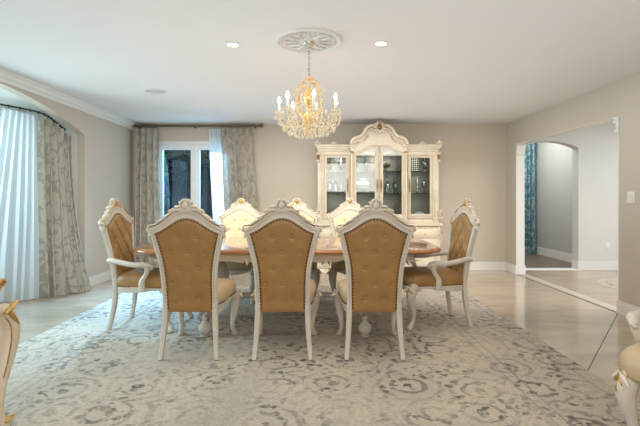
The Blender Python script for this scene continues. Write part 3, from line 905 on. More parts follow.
    ped = [(v.x, v.y) for v in catmull([Vector((*p, 0)) for p in ped], 3)]
    ped = ped + [(-x, z) for x, z in ped[-2::-1]]
    prism(bm, top_in + ped[::-1], CD + .0, CD + .04)
    build('pediment', bm, 'cream', root, smooth=False)
    bm = NB()      # raised mouldings that follow the pediment
    def off(k, dz): return [(x * k, z - dz) for x, z in ped]
    sweep(bm, [Vector((x, CD - .012, z)) for x, z in ped], [(.026, .034)] * len(ped), n=10, sq=2.6)
    sweep(bm, [Vector((x, CD - .006, z)) for x, z in off(.93, .055)], [(.012, .014)] * len(ped), n=8)
    sweep(bm, [Vector((x, CD - .004, z)) for x, z in off(.86, .085)], [(.006, .010)] * len(ped), n=8)
    for s in (1, -1):
        spiral(bm, (s * .425, 2.075), .026, R(90), 1.2, .012, CD - .01, flip=-s, thick=.035)
    build('pediment_moulding', bm, 'cream', root)
    # crest ornament
    bm = NB()
    for k in range(11):
        a = 2 * PI * k / 11 + .28
        leaf(bm, (.03 * math.cos(a), 2.305 + .035 * math.sin(a)), a, .075, .017, CD - .075, .018)
    for s in (1, -1):
        spiral(bm, (s * .085, 2.33), .022, R(90), 1.2, .009, CD - .065, flip=-s, thick=.016)
        spiral(bm, (s * .075, 2.26), .020, R(270), 1.2, .009, CD - .065, flip=s, thick=.016)
        leaf(bm, (s * .08, 2.30), R(-25 if s > 0 else 205), .10, .014, CD - .065, .016)
        for k, (x, z, a) in enumerate(((.20, 2.14, -20), (.16, 2.16, 60), (.33, 2.075, -20), (.22, 2.13, 100))):
            leaf(bm, (s * x, z), R(a if s > 0 else 180 - a), .06, .010, CD - .012, .010)
    cr = build('crest_ornament', bm, 'carve', root)
    bm = NB(); ball(bm, (0, CD - .085, 2.305), (.036, .024, .048), 16, 10)
    tag(build('crest_jewel', bm, 'amber', cr), 'amber gilt oval boss')
    bm = NB()
    for s in (1, -1):
        for (x, z, a, L_) in ((.195, 2.135, -30, .05), (.18, 2.15, 40, .04), (.335, 2.07, 200, .03), (.09, 2.29, 10, .04), (.075, 2.345, 60, .035)):
            leaf(bm, (s * x, z), R(a if s > 0 else 180 - a), L_, .007, CD - .024 if x > .1 else CD - .085, .007)
    for a in (60, 90, 120): leaf(bm, (0, 2.345), R(a), .05, .007, CD - .092, .006)
    build('crest_gilding', bm, 'gilt', cr)
    # side cornices
    for s in (1, -1):
        bm = NB()
        for (a, b, zz0, zz1) in ((.0, .0, 1.94, 1.965), (.012, .012, 1.965, 1.99), (.03, .03, 1.99, 2.015), (.045, .045, 2.015, 2.04), (.055, .055, 2.04, 2.052)):
            bx(bm, s * .43, s * (.955 + a), SD - b, 0, zz0, zz1)
        build('cornice', bm, 'cream', root, bevel=.006)
        bm = NB()
        ball(bm, (s * .965, SD - .02, 2.075), (.03, .03, .025), 10, 8); leaf(bm, (s * .965, 2.07), R(90), .065, .016, SD - .02, .016)
        for q in (1, -1): spiral(bm, (s * .965 + q * .03, 2.07), .018, R(90), 1.0, .008, SD - .02, flip=-q, thick=.014)
        build('corner_finial', bm, 'cream', root)
        bm = NB(); ball(bm, (s * .70, SD - .02, 2.075), (.02, .02, .026), 10, 8); leaf(bm, (s * .70, 2.06), R(20), .06, .012, SD - .02, .014); leaf(bm, (s * .70, 2.06), R(160), .06, .012, SD - .02, .014)
        build('cornice_finial', bm, 'carve', root)
        bm = NB()    # gilt oval brackets under the cornice ends
        ball(bm, (s * .955, SD - .03, 1.85), (.020, .022, .045), 12, 8)
        bo = build('bracket_boss', bm, 'amber', root)
        bm = NB()
        for a in (90, 50, 130, -90, -60, -120): leaf(bm, (s * .955, 1.85 + (.03 if a > 0 else -.03)), R(a), .06, .013, SD - .022, .016)
        build('bracket_leaf', bm, 'carve', bo)
        # carved corner scrolls between hutch and base
        bm = NB()
        spiral(bm, (s * .985, .89), .028, R(90), 1.3, .011, SD - .02, flip=-s, thick=.02, tail=[(s * .93, 1.0), (s * .955, .96)])
        spiral(bm, (s * .985, .62), .026, R(270), 1.3, .011, SD - .03, flip=s, thick=.02, tail=[(s * .95, .50), (s * 1.0, .53)])
        leaf(bm, (s * .985, .72), R(-90), .10, .020, SD - .03, .02); leaf(bm, (s * .98, .95), R(80), .09, .016, SD - .02, .02)
        build('corner_scroll', bm, 'carve', root)
        bm = NB(); leaf(bm, (s * .99, .70), R(-80), .07, .008, SD - .05, .01); leaf(bm, (s * .99, .93), R(90), .05, .006, SD - .04, .01)
        build('corner_gilding', bm, 'gilt', root)
        for z in (1.28, 1.63):
            bm = NB(); bx(bm, min(s * .46, s * .925), max(s * .46, s * .925), SD + .05, -.02, z - .004, z + .004); build('glass_shelf', bm, 'shelfglass', root, smooth=False)
    for z in (1.28, 1.63):
        bm = NB(); bx(bm, -.43, .43, SD + .05, -.02, z - .004, z + .004); build('glass_shelf', bm, 'shelfglass', root, smooth=False)
make_cabinet()

# contents of the cabinet
def lathe_obj(name, prof, loc, mat, label, cat, group=None, n=20, flute=0):
    bm = NB(); lathe(bm, prof, (0, 0, 0), n, sm=3, flute=flute)
    return tag(build(name, bm, mat, loc=loc), label, cat, group)
S0, S1, S2 = .841, 1.285, 1.635
def at(x, z, y=-.20): return (CX + x, CY + y, z)
VASE = [(.03, 0), (.034, .01), (.018, .03), (.045, .09), (.05, .14), (.022, .19), (.018, .22), (.032, .25)]
DEC = [(.035, 0), (.04, .01), (.042, .10), (.036, .15), (.014, .19), (.014, .24), (.02, .25), (.012, .262), (.02, .29), (.004, .31)]
GOB = [(.03, 0), (.03, .004), (.006, .012), (.005, .08), (.02, .095), (.034, .13), (.03, .18)]
BOWL = [(.03, 0), (.032, .006), (.01, .02), (.012, .05), (.06, .075), (.075, .10), (.07, .10)]
lathe_obj('vase', VASE, at(-.58, S2), 'silver', 'small silver vase on the upper shelf behind the left cabinet door', 'vase')
bm = NB()
lathe(bm, [(.04, 0), (.04, .02), (.02, .03), (.03, .07), (.02, .12), (.028, .15), (.015, .18), (.02, .20), (.004, .22)], n=14, sm=2)
sweep(bm, [(.02, 0, .14), (.06, 0, .12), (.08, 0, .17)], .009, n=6, sm=3); sweep(bm, [(-.02, 0, .14), (-.05, 0, .10), (-.06, 0, .05)], .009, n=6, sm=3)
tag(build('figurine', bm, 'brass_fig', loc=at(-.75, S2)), 'brass figurine on the upper shelf behind the left cabinet door', 'figurine')
for i, x in enumerate((-.76, -.67, -.58)):
    lathe_obj('decanter', DEC, at(x, S1, -.18 - .03 * (i % 2)), 'blueglass', ['pale glass decanter at the outer end of the left cabinet door\'s middle shelf', 'pale glass decanter between two others behind the left cabinet door', 'pale glass decanter nearest the hinge stile behind the left cabinet door'][i], 'decanter', 'glass decanters in the cabinet', flute=.06)
bp = empty('dried_bouquet', at(-.64, S0), 0, 'dark dried bouquet in a bowl on the bottom of the left cabinet section', 'bouquet')
bm = NB(); lathe(bm, BOWL, n=18, sm=2); build('bowl', bm, 'brass_fig', bp)
bm = NB()
for k in range(60):
    a = random.uniform(0, 2 * PI); e = random.uniform(.2, 1.4); L_ = random.uniform(.05, .12)
    d = Vector((math.cos(a) * math.cos(e), math.sin(a) * math.cos(e), math.sin(e)))
    sweep(bm, [Vector((0, 0, .09)) + d * L_ * t for t in (.2, .7, 1)], [.002, .009, .002], n=5)
build('foliage', bm, 'olive', bp)
def plate(loc, r, mat, label, tilt=78):
    t = empty('display_plate', loc, 0, label, 'plate')
    m = Matrix.Translation((0, 0, r * .98 + .018)) @ Matrix.Rotation(R(tilt), 4, 'X')
    bm = NB(); lathe(bm, [(0.001, 0), (r * .55, 0), (r * .62, .006), (r * .95, .016), (r, .018), (r * .95, .022), (r * .6, .012), (0.001, .008)], n=32, m=m); build('plate_disc', bm, mat, t)
    bm = NB()
    n = 24; ring = [m @ Vector((r * .97 * math.cos(2 * PI * i / n), r * .97 * math.sin(2 * PI * i / n), .02)) for i in range(n + 1)]
    sweep(bm, ring, .004, n=6); build('rim', bm, 'silver', t)
    bm = NB()
    for s in (1, -1): sweep(bm, [(s * .03, -.05, .005), (s * .03, -.03, .03), (s * .03, .03, .006)], .003, n=5)
    build('stand', bm, 'brass_fig', t)
plate(at(-.24, S1), .115, 'glassware', 'round glass plate upright on the middle shelf behind the centre left door')
lathe_obj('urn', VASE, at(-.17, S2, -.22), 'glassware', 'glass urn on the upper shelf behind the centre left door', 'vase')
lathe_obj('goblet', GOB, at(-.31, S2, -.2), 'glassware', 'glass goblet on the upper shelf behind the centre left door', 'goblet')
for i, x in enumerate((-.32, -.22, -.13)):
    lathe_obj('goblet', GOB, at(x, S0, -.2 - .02 * i), 'glassware', ['stemmed glass at the left end of the centre left door\'s bottom shelf', 'middle stemmed glass of three behind the centre left door', 'stemmed glass at the right end of the centre left door\'s bottom shelf'][i], 'goblet', 'goblets on the cabinet floor')
cp = empty('compote', at(.14, S2, -.24), 0, 'dark footed compote with white blossom behind the centre right door', 'compote')
bm = NB(); lathe(bm, BOWL, n=18, sm=2); build('bowl', bm, 'brass_fig', cp)
bm = NB()
for k in range(9): ball(bm, (.03 * math.cos(k * 2.4), .03 * math.sin(k * 2.4), .12 + .012 * (k % 3)), (.022, .022, .016), 8, 6)
build('blossom', bm, 'porcelain', cp)
lathe_obj('decanter', DEC, at(.17, S1), 'glassware', 'clear glass decanter on the middle shelf behind the centre right door', 'decanter', flute=.06)
lathe_obj('vase', VASE, at(.30, S1, -.22), 'glassware', 'clear vase on the middle shelf behind the centre right door', 'vase')
lathe_obj('bowl', BOWL, at(.22, S0, -.22), 'glassware', 'glass footed bowl on the bottom behind the centre right door', 'bowl')
ck = empty('lattice_plaque', at(.60, S2, -.24), 0, 'black and white lattice plaque behind the right cabinet door', 'plaque')
bm = NB(); bx(bm, -.065, .065, -.006, .006, .008, .208); build('face', bm, 'check', ck, smooth=False)
bm = NB()
for a, b, c_, d in ((-.072, -.064, .0, .214), (.064, .072, .0, .214), (-.072, .072, .0, .008), (-.072, .072, .208, .216)): bx(bm, a, b, -.009, .009, c_, d)
build('frame', bm, 'black', ck, smooth=False)
lathe_obj('candlestick', [(.03, 0), (.032, .008), (.01, .03), (.012, .08), (.008, .12), (.018, .15), (.012, .16), (.009, .2), (.004, .25)], at(.66, S1), 'silver', 'slender silver candlestick behind the right cabinet door', 'candlestick')
lathe_obj('goblet', GOB, at(.76, S1), 'glassware', 'stemmed glass on the middle shelf behind the right cabinet door', 'goblet')
lathe_obj('vase', VASE, at(.78, S2), 'glassware', 'clear vase beside the lattice plaque in the cabinet', 'vase')
bm = NB()
for k in range(9):
    a = R(20 + 140 * k / 8); sweep(bm, [(0, 0, .01), (.06 * math.cos(a), .005, .01 + .06 * math.sin(a)), (.12 * math.cos(a), 0, .01 + .12 * math.sin(a))], [(.006, .004), (.014, .006), (.020, .005)], n=6)
ball(bm, (0, 0, .01), (.03, .03, .012), 10, 6)
tag(build('shell_dish', bm, 'porcelain', loc=at(.68, S0 + .012, -.22)), 'fan shaped white dish on the bottom of the right cabinet section', 'dish')

# ------------------------------------------------------------------ room shell
XL, XR, YB, YN, H = -3.06, 3.175, 7.52, -2.2, 2.44
T = .128
bm = NB(); bx(bm, XL - .2, XR + .001, YN - .2, YB + .12, -.1, 0)
bx(bm, -4.5, XL - .2, 2.0, 6.2, -.1, 0)
struct('floor', bm, 'floor', smooth=False)
bm = NB(); bx(bm, XL - 1.5, XR + T, YN - .2, YB + .2, H, H + .1); struct('ceiling', bm, 'ceiling', smooth=False)
# back wall with window opening x -2.60..-1.36
WX0, WX1, WZ0, WZ1 = -2.66, -1.40, .35, 2.10
bm = NB()
bx(bm, XL - .1, WX0, YB, YB + .18, 0, H); bx(bm, WX1, XR, YB, YB + .18, 0, H)
bx(bm, WX0, WX1, YB, YB + .18, WZ1, H); bx(bm, WX0, WX1, YB, YB + .18, 0, WZ0)
struct('wall_back', bm, 'wall', smooth=False)
# right wall with cased opening
D0, D1, DH = 4.715, 7.14, 2.065
bm = NB(); bx(bm, XR, XR + T, YN, D0, 0, H); bx(bm, XR, XR + T, D1, YB + .18, 0, H); bx(bm, XR, XR + T, D0, D1, DH, H)
struct('wall_right', bm, 'wall', smooth=False)
bm = NB(); bx(bm, XL - .2, XR + T, YN - .12, YN, 0, H); struct('wall_front', bm, 'wall', smooth=False)
# left wall with arched bay opening (built as columns under the arch)
AC, AHW, AK = 4.10, 1.86, .084
def arch_z(y): return 2.33 - AK * (y - AC) ** 2
bm = NB()
TW = .10
bx(bm, XL - TW, XL, AC + AHW, YB + .1, 0, H); bx(bm, XL - TW, XL, YN, AC - AHW, 0, H)
N = 48; ys = [AC - AHW + 2 * AHW * i / N for i in range(N + 1)]
va = [[bm.verts.new((x, y, z)) for (x, z) in ((XL, arch_z(y)), (XL, H), (XL - TW, H), (XL - TW, arch_z(y)))] for y in ys]
for a, b in zip(va, va[1:]):
    for k in range(4): bm.faces.new((a[k], a[(k + 1) % 4], b[(k + 1) % 4], b[k]))
struct('wall_left', bm, 'wall', ang=20)
# the arch soffit of the bay carries on over a curved bay: side cheeks, back wall with glass
bm = NB()
y0, y1 = AC - AHW, AC + AHW
bx(bm, XL - TW - .30, XL - TW, y1 - .001, y1 + .10, 0, H); bx(bm, XL - TW - .30, XL - TW, y0 - .10, y0, 0, H)
# curved bay wall: lower sill wall and lintel
def bayp(t, o=0):       # t 0..1 along the bay from far to near
    a = R(90 - 180 * t); 
    c = math.copysign(abs(math.cos(a)) ** .8, math.cos(a)); s = math.copysign(abs(math.sin(a)) ** .8, math.sin(a))
    return Vector((XL - TW - .28 - (.80 + o) * c, AC + (AHW + o) * s, 0))
NB_ = 36
def bay_strip(bm, z0, z1, t0=0, t1=1, o0=0, o1=.12):
    n = max(2, int(NB_ * (t1 - t0)))
    rs = []
    for i in range(n + 1):
        t = t0 + (t1 - t0) * i / n
        a, b = bayp(t, o0), bayp(t, o1)
        rs.append([bm.verts.new((a.x, a.y, z0)), bm.verts.new((a.x, a.y, z1)), bm.verts.new((b.x, b.y, z1)), bm.verts.new((b.x, b.y, z0))])
    for p, q in zip(rs, rs[1:]):
        for k in range(4): bm.faces.new((p[k], p[(k + 1) % 4], q[(k + 1) % 4], q[k]))
    bm.faces.new(rs[0][::-1]); bm.faces.new(rs[-1])
bay_strip(bm, 0, .30); bay_strip(bm, 2.30, H); bay_strip(bm, .30, 2.36, 0, .06); bay_strip(bm, .30, 2.36, .94, 1)
bx(bm, XL - TW - 1.1, XL - TW, y0 - .05, y1 + .05, 2.335, 2.345)
struct('wall_bay', bm, 'wall_hall', ang=25)
bm = NB()
bay_strip(bm, .30, .36, .06, .94, -.02, .10); bay_strip(bm, 2.28, 2.36, .06, .94, .0, .08)
for t in (.06, .28, .50, .72, .925): bay_strip(bm, .36, 2.28, t, t + .016, .0, .08)
wb = struct('window_2', bm, 'whitewin', ang=25)
bm = NB(); bay_strip(bm, .36, 2.28, .07, .93, .035, .045); build('glass_pane', bm, 'glass', wb)
# ceiling crown on the left wall, baseboards
bm = NB()
def crown(bm, x, sx, ya, yb):
    prof = [(0, H), (.085, H), (.085, H - .012), (.06, H - .03), (.045, H - .055), (.02, H - .075), (.016, H - .098), (0, H - .10)]
    a = [bm.verts.new((x + sx * u, ya, z)) for u, z in prof]; b = [bm.verts.new((x + sx * u, yb, z)) for u, z in prof]
    for k in range(len(prof)): bm.faces.new((a[k], a[(k + 1) % len(prof)], b[(k + 1) % len(prof)], b[k]))
    bm.faces.new(a); bm.faces.new(b[::-1])
crown(bm, XL, 1, YN, YB)
struct('trim_1', bm, 'white', smooth=False)
def base(name, segs):
    bm = NB()
    for (x0, xx1, ya, yb) in segs:
        bx(bm, x0, xx1, ya, yb, 0, .115); 
        cx0, cx1, cy0, cy1 = x0, xx1, ya, yb
        if xx1 - x0 < yb - ya: bx(bm, x0 + (.004 if x0 > 0 else 0), xx1 - (.0 if x0 > 0 else .004), ya, yb, .115, .135)
        else: bx(bm, x0, xx1, ya + .004, yb, .115, .135)
    return struct(name, bm, 'white', smooth=False)
base('baseboard_back', [(XL, XR, YB - .016, YB)])
base('baseboard_left', [(XL, XL + .016, AC + AHW, YB), (XL, XL + .016, YN, AC - AHW)])
base('baseboard_right', [(XR - .016, XR, YN, D0), (XR - .016, XR, D1, YB), (XR - .016, XR + T + .016, D1 - .016, D1), (XR - .016, XR + T + .016, D0, D0 + .016)])
# threshold and dark joint
bm = NB(); bx(bm, XR + .012, XR + T + .02, D0, D1, -.05, .004); struct('threshold', bm, 'marble_sill', smooth=False)
bm = NB()
bx(bm, XR - .012, XR + .010, D0 - .02, D1, 0, .002)
def seam(x0, y0, x1, y1, w=.007):
    d = Vector((x1 - x0, y1 - y0, 0)); m = Matrix.Translation(((x0 + x1) / 2, (y0 + y1) / 2, .001)) @ Matrix.Rotation(math.atan2(d.y, d.x), 4, 'Z')
    box(bm, (0, 0, 0), (d.length, w * .75, .002), m)
seam(3.165, 4.72, 1.90, 3.15)
struct('floor_joint', bm, 'seam', smooth=False)
# corner brackets of the opening
for (y, s) in ((D1, -1), (D0, 1)):
    bm = NB()
    mf = lambda v, y=y, s=s: Vector((XR + .06 + v.y, y + s * v.x, v.z))
    prism(bm, [(0, DH), (0, DH - .20), (.02, DH - .19), (.03, DH - .14), (.045, DH - .10), (.05, DH - .06), (.075, DH - .03), (.08, DH)], -.065, .065, lambda a, b, c_: mf(Vector((a, b, c_))))
    spiral(bm, (.030, DH - .155), .022, R(0), 1.2, .008, -.068, flip=1, mp=mf, thick=.012)
    spiral(bm, (.055, DH - .045), .020, R(0), 1.2, .008, -.068, flip=-1, mp=mf, thick=.012)
    tag(build('scroll_bracket', bm, 'white', bevel=.003), 'white scroll bracket in the %s upper corner of the doorway' % ('far' if s < 0 else 'near'), 'bracket', 'doorway corner brackets')
# casing on jamb
bm = NB(); bx(bm, XR - .002, XR + T + .002, D1 - .008, D1 + .0, .136, DH); bx(bm, XR - .002, XR + T + .002, D0, D0 + .012, 0, DH); bx(bm, XR + .002, XR + T, D0, D1, DH - .006, DH + .002)
struct('trim_2', bm, 'white', smooth=False)

# ---- hall beyond the doorway
HX1, HY = 8.2, 7.52
bm = NB(); bx(bm, XR + T, HX1, 1.0, HY + .19, -.1, .0); struct('floor_hall', bm, 'floor_hall', smooth=False)
bm = NB(); lathe(bm, [(.001, .0005), (.62, .0005), (.62, .003), (.001, .003)], (0, 0, 0), 48); o = struct('floor_mosaic', bm, 'mosaic', smooth=False); o.location = (4.55, 6.15, 0)
AX0, AX1 = 3.42, 4.385
def a2(x): return 2.045 + .11 * (1 - ((x - (AX0 + AX1) / 2) / ((AX1 - AX0) / 2)) ** 2)
bm = NB()
bx(bm, AX1, HX1, HY, HY + .18, 0, 2.75); bx(bm, XR + T, AX0, HY, HY + .18, 0, 2.75)
N = 20
va = []
for i in range(N + 1):
    x = AX0 + (AX1 - AX0) * i / N
    va.append([bm.verts.new((x, yy, z)) for yy, z in ((HY, a2(x)), (HY, 2.75), (HY + .18, 2.75), (HY + .18, a2(x)))])
for a, b in zip(va, va[1:]):
    for k in range(4): bm.faces.new((a[k], a[(k + 1) % 4], b[(k + 1) % 4], b[k]))
struct('wall_hall_back', bm, 'wall_hall', ang=20)
bm = NB(); bx(bm, HX1, HX1 + .1, 1.0, HY, 0, 2.75); struct('wall_hall_right', bm, 'wall_hall', smooth=False)
bm = NB(); bx(bm, XR + T, HX1, .9, 1.0, 0, 2.75); struct('wall_hall_front', bm, 'wall_hall', smooth=False)
bm = NB(); bx(bm, XR + T + .0, HX1, 1.0, HY + .18, 2.75, 2.85); struct('ceiling_hall', bm, 'ceiling', smooth=False)
bm = NB(); bx(bm, AX1, HX1, HY - .016, HY, 0, .14); bx(bm, AX1 - .012, AX1, HY - .016, HY + .18, 0, .14); bx(bm, AX0 - .02, AX0, HY - .016, HY, 0, .14); struct('baseboard_hall', bm, 'white', smooth=False)
bm = NB(); bx(bm, AX0, AX1, HY - .02, HY + .18, -.02, .005); struct('threshold_hall', bm, 'white', smooth=False)
# far room
bm = NB(); bx(bm, 1.9, 4.86, HY + .18, 10.2, -.1, .0); struct('floor_far', bm, 'floor_far', smooth=False)
bm = NB(); bx(bm, 4.76, 4.86, HY + .18, 10.2, 0, 2.75); struct('wall_far_right', bm, 'wall_far', smooth=False)
bm = NB(); bx(bm, 1.9, 4.86, 9.9, 10.0, 0, 2.75); struct('wall_far_back', bm, 'wall_far', smooth=False)
bm = NB(); bx(bm, 3.0, 3.1, HY + .18, 9.9, 0, 2.75); struct('wall_far_left', bm, 'wall_far', smooth=False)
bm = NB(); bx(bm, 3.0, 4.86, HY + .18, 10.0, 2.75, 2.85); struct('ceiling_far', bm, 'ceiling', smooth=False)
bm = NB(); bx(bm, 4.744, 4.76, HY + .18, 9.9, 0, .15); struct('baseboard_far', bm, 'white', smooth=False)

# wall plates
def wall_plate(name, loc, rz, label, cat, kind):
    t = empty(name, loc, rz, label, cat)
    bm = NB(); box(bm, (0, -.003, 0), (.075 if kind == 'o' else .11, .006, .118)); build('cover_plate', bm, 'plastic', t, bevel=.002)
    if kind == 's':
        for x in (-.025, .025):
            bm = NB(); box(bm, (x, -.008, 0), (.030, .006, .064)); build('rocker', bm, 'plastic', t, bevel=.0015)
    else:
        for z in (-.025, .025):
            bm = NB(); box(bm, (0, -.007, z), (.032, .004, .034)); build('socket', bm, 'white', t, bevel=.0015)
wall_plate('light_switch', (XR - .001, 4.53, 1.215), R(-90), 'double rocker light switch on the beige wall beside the doorway', 'light switch', 's')
wall_plate('wall_outlet', (4.87, HY - .001, .40), 0, 'white electrical outlet low on the hall wall beyond the doorway', 'outlet', 'o')

# ------------------------------------------------------------------ window in back wall
bm = NB()
fy = YB + .06
def ring_box(bm, x0, x1, z0, z1, w, ya, yb):
    bx(bm, x0, x0 + w, ya, yb, z0, z1); bx(bm, x1 - w, x1, ya, yb, z0, z1); bx(bm, x0 + w, x1 - w, ya, yb, z1 - w, z1); bx(bm, x0 + w, x1 - w, ya, yb, z0, z0 + w)
ring_box(bm, WX0, WX1, WZ0, WZ1, .04, YB + .02, YB + .14)
xm = (WX0 + WX1) / 2
bx(bm, xm - .03, xm + .03, YB + .03, YB + .12, WZ0 + .04, WZ1 - .04)
for a, b in ((WX0 + .04, xm - .03), (xm + .03, WX1 - .04)): ring_box(bm, a, b, WZ0 + .04, WZ1 - .04, .045, YB + .04, YB + .10)
w1 = struct('window_1', bm, 'whitewin', smooth=False)
bm = NB()
ring_box(bm, WX0 - .055, WX1 + .055, WZ0 - .055, WZ1 + .055, .058, YB - .018, YB + .002); bx(bm, WX0 - .08, WX1 + .08, YB - .05, YB, WZ0 - .03, WZ0)
build('window_casing', bm, 'whitewin', w1, bevel=.003)
for a, b in ((WX0 + .085, xm - .075), (xm + .075, WX1 - .085)):
    bm = NB(); bx(bm, a, b, YB + .065, YB + .073, WZ0 + .085, WZ1 - .085); build('glass_pane', bm, 'glass', w1, smooth=False)

# ------------------------------------------------------------------ curtains
def drape(name, top, bot, folds, amp, mat, label, cat, nu=120, nv=40, group=None, seed=1, heading=True, ease=1.0, pinch=.7):
    """top, bot: polylines (x,y,z); pleated cloth between them"""
    rnd = random.Random(seed); ph = [rnd.uniform(-.9, .9) for _ in range(12)]; am = [rnd.uniform(.55, 1.25) for _ in range(64)]
    tp, bt = catmull(top, 8), catmull(bot, 8)
    def pl(P, u):
        f = u * (len(P) - 1); i = min(int(f), len(P) - 2); return P[i].lerp(P[i + 1], f - i)
    bm = NB()
    def f(u, v):
        a, b = pl(tp, u), pl(bt, u)
        w = v ** ease
        p = Vector((a.x + (b.x - a.x) * w, a.y + (b.y - a.y) * w, a.z + (b.z - a.z) * v))
        d = pl(tp, min(1, u + .02)) - pl(tp, max(0, u - .02)); d.z = 0; d.normalize(); n = Vector((d.y, -d.x, 0))
        uu = u * folds + .25 * math.sin(2 * PI * (u * 1.7 + ph[0]) + 2.2 * v * ph[1]) * v
        k = am[int(u * folds) % 64] * (1 - (u * folds) % 1) + am[(int(u * folds) + 1) % 64] * ((u * folds) % 1)
        s = math.sin(2 * PI * uu)
        A = amp * k * (pinch + (1 - pinch) * min(1, v * 3)) 
        s = math.copysign(abs(s) ** .75, s)
        hf = 0.0
        if heading and v < .05: hf = .25 * amp * math.sin(2 * PI * uu * 3)
        return p + n * (A * s + hf) + d * (.35 * A * math.sin(4 * PI * uu))
    grid(bm, nu, nv, f)
    o = build(name, bm, mat, ang=180); tag(o, label, cat, group); return o

RY = YB - .10
RZ = 2.395
drape('curtain', [(-2.98, RY, RZ - .046), (-2.60, RY, RZ - .046)], [(-3.0, RY - .02, .02), (-2.54, RY - .04, .02)], 4, .068, 'drape', 'patterned grey beige drape left of the window', 'curtain', seed=3)
drape('curtain', [(-1.575, RY, RZ - .046), (-1.32, RY, RZ - .046), (-1.06, RY, RZ - .046)], [(-1.46, RY - .02, .02), (-1.2, RY - .03, .02), (-.90, RY - .02, .02)], 5, .068, 'drape', 'patterned beige drape right of the window, next to the white sheer', 'curtain', seed=5)
drape('sheer_curtain', [(-1.78, RY + .03, RZ - .046), (-1.56, RY + .03, RZ - .046)], [(-1.66, RY + .03, .02), (-1.40, RY + .03, .02)], 5, .014, 'sheer', 'narrow white sheer panel hanging in the right half of the back window', 'sheer curtain', seed=6)
rod = empty('curtain_rod', (-2.01, RY, RZ), 0, 'straight dark bronze curtain rod under the ceiling above the back window', 'curtain rod')
bm = NB(); sweep(bm, [(-1.0, 0, 0), (1.06, 0, 0)], .019, n=12, ref=(0, 0, 1)); build('pole', bm, 'bronze', rod)
for s, x in ((-1, -1.0), (1, 1.06)):
    bm = NB(); lathe(bm, [(.012, 0), (.024, .008), (.016, .016), (.034, .035), (.036, .05), (.02, .07), (.006, .08)], (x, 0, 0), 14, m=Matrix.Rotation(R(90 * s), 4, 'Y'), sm=2); build('finial', bm, 'bronze', rod)
for x in (-.93, .0, 1.0):
    bm = NB(); bx(bm, x - .01, x + .01, 0, .10, -.012, .012); bx(bm, x - .02, x + .02, .085, .098, -.03, .03); build('rod_bracket', bm, 'bronze', rod)
rings = [x for x in (-.96, -.88, -.80, -.72, -.64, .46, .54, .62, .70, .78, .86, .94)]
for x in rings:
    bm = NB(); n = 12; sweep(bm, [(x, .026 * math.cos(2 * PI * i / n), -.006 + .026 * math.sin(2 * PI * i / n)) for i in range(n + 1)], .004, n=5, ref=(1, 0, 0)); build('ring', bm, 'bronze', rod)

# bay curtains
rodp = [(-4.02, 4.0, 2.30), (-3.86, 4.70, 2.295), (-3.64, 5.14, 2.285), (-3.34, 5.42, 2.24), (-3.27, 5.62, 2.17), (-3.238, 5.79, 2.088)]
br_ = empty('bay_curtain_rod', (0, 0, 0), 0, 'curved black curtain rod following the arch in the left bay', 'curtain rod')
bm = NB(); sweep(bm, rodp, .010, n=10, sm=5, ref=(0, 0, 1)); build('pole', bm, 'black', br_)
rp = catmull(rodp, 8)
k = 0
for i in range(0, len(rp), 2):
    p = rp[i]; d = (rp[min(i + 1, len(rp) - 1)] - rp[max(i - 1, 0)]).normalized(); a = Vector((0, 0, 1)); b = d.cross(a).normalized(); a = b.cross(d)
    bm = NB(); n = 10; sweep(bm, [p + (a * math.cos(2 * PI * q / n) + b * math.sin(2 * PI * q / n)) * .018 - Vector((0, 0, .004)) for q in range(n + 1)], .005, n=5, ref=d); build('ring', bm, 'black', br_)
dz = Vector((0, 0, -.03))
drape('sheer_curtain', [(-3.585, 5.13, 2.240), (-3.48, 5.28, 2.222), (-3.36, 5.39, 2.185)], [(-3.85, 5.00, .015), (-3.58, 5.19, .012), (-3.30, 5.36, .012)], 6, .028, 'sheer', 'long white sheer curtain glowing with daylight in the left bay', 'sheer curtain', seed=8, nu=140)
drape('curtain', [(-3.345, 5.42, 2.205), (-3.275, 5.62, 2.138), (-3.235, 5.80, 2.05), (-3.215, 5.89, 1.99)], [(-3.30, 5.42, .012), (-3.14, 5.55, .012), (-2.98, 5.74, .012), (-2.92, 5.93, .012)], 6, .068, 'drape', 'patterned silver drape flaring onto the floor at the left bay', 'curtain', seed=9, nu=150, nv=60, ease=2.2)
drape('teal_curtain', [(4.30, 9.65, 2.45), (4.74, 9.65, 2.45)], [(4.28, 9.62, .01), (4.74, 9.64, .01)], 5, .035, 'teal', 'teal and white patterned curtain in the room beyond the hall', 'curtain', seed=10)

# ------------------------------------------------------------------ rug
bm = NB(); bx(bm, -2.17, 2.17, -2.45, 2.45, .0005, .011)
o = build('area_rug', bm, 'rug', bevel=.003, loc=(-.27, 3.70, 0)); tag(o, 'large distressed cream, grey and blue area rug under the dining set', 'rug')

# ------------------------------------------------------------------ ceiling fixtures
CHX, CHY = -.055, 3.50
def medallion():
    t = empty('ceiling_medallion', (CHX, CHY, H), 0, 'round white plaster medallion with acanthus relief above the chandelier', 'medallion')
    bm = NB(); lathe(bm, [(.262, 0), (.262, -.012), (.250, -.022), (.238, -.022), (.230, -.012), (.10, -.008), (.07, -.014), (.05, -.02), (.001, -.02)], (0, 0, 0), 64); build('disc', bm, 'plaster', t)
    bm = NB()
    for k in range(12):
        a = 2 * PI * k / 12
        mf = lambda v, a=a: Vector((math.cos(a) * v.z - math.sin(a) * v.x, math.sin(a) * v.z + math.cos(a) * v.x, -.014 - v.y))
        leaf(bm, (0, .08), R(90), .13, .013, 0, .010, mf)
        for s in (1, -1): spiral(bm, (s * .028, .19), .018, R(90), 1.1, .005, 0, flip=-s, mp=mf, thick=.007, tail=[(s * .005, .11), (s * .008, .15)])
    build('relief', bm, 'plaster', t)
medallion()

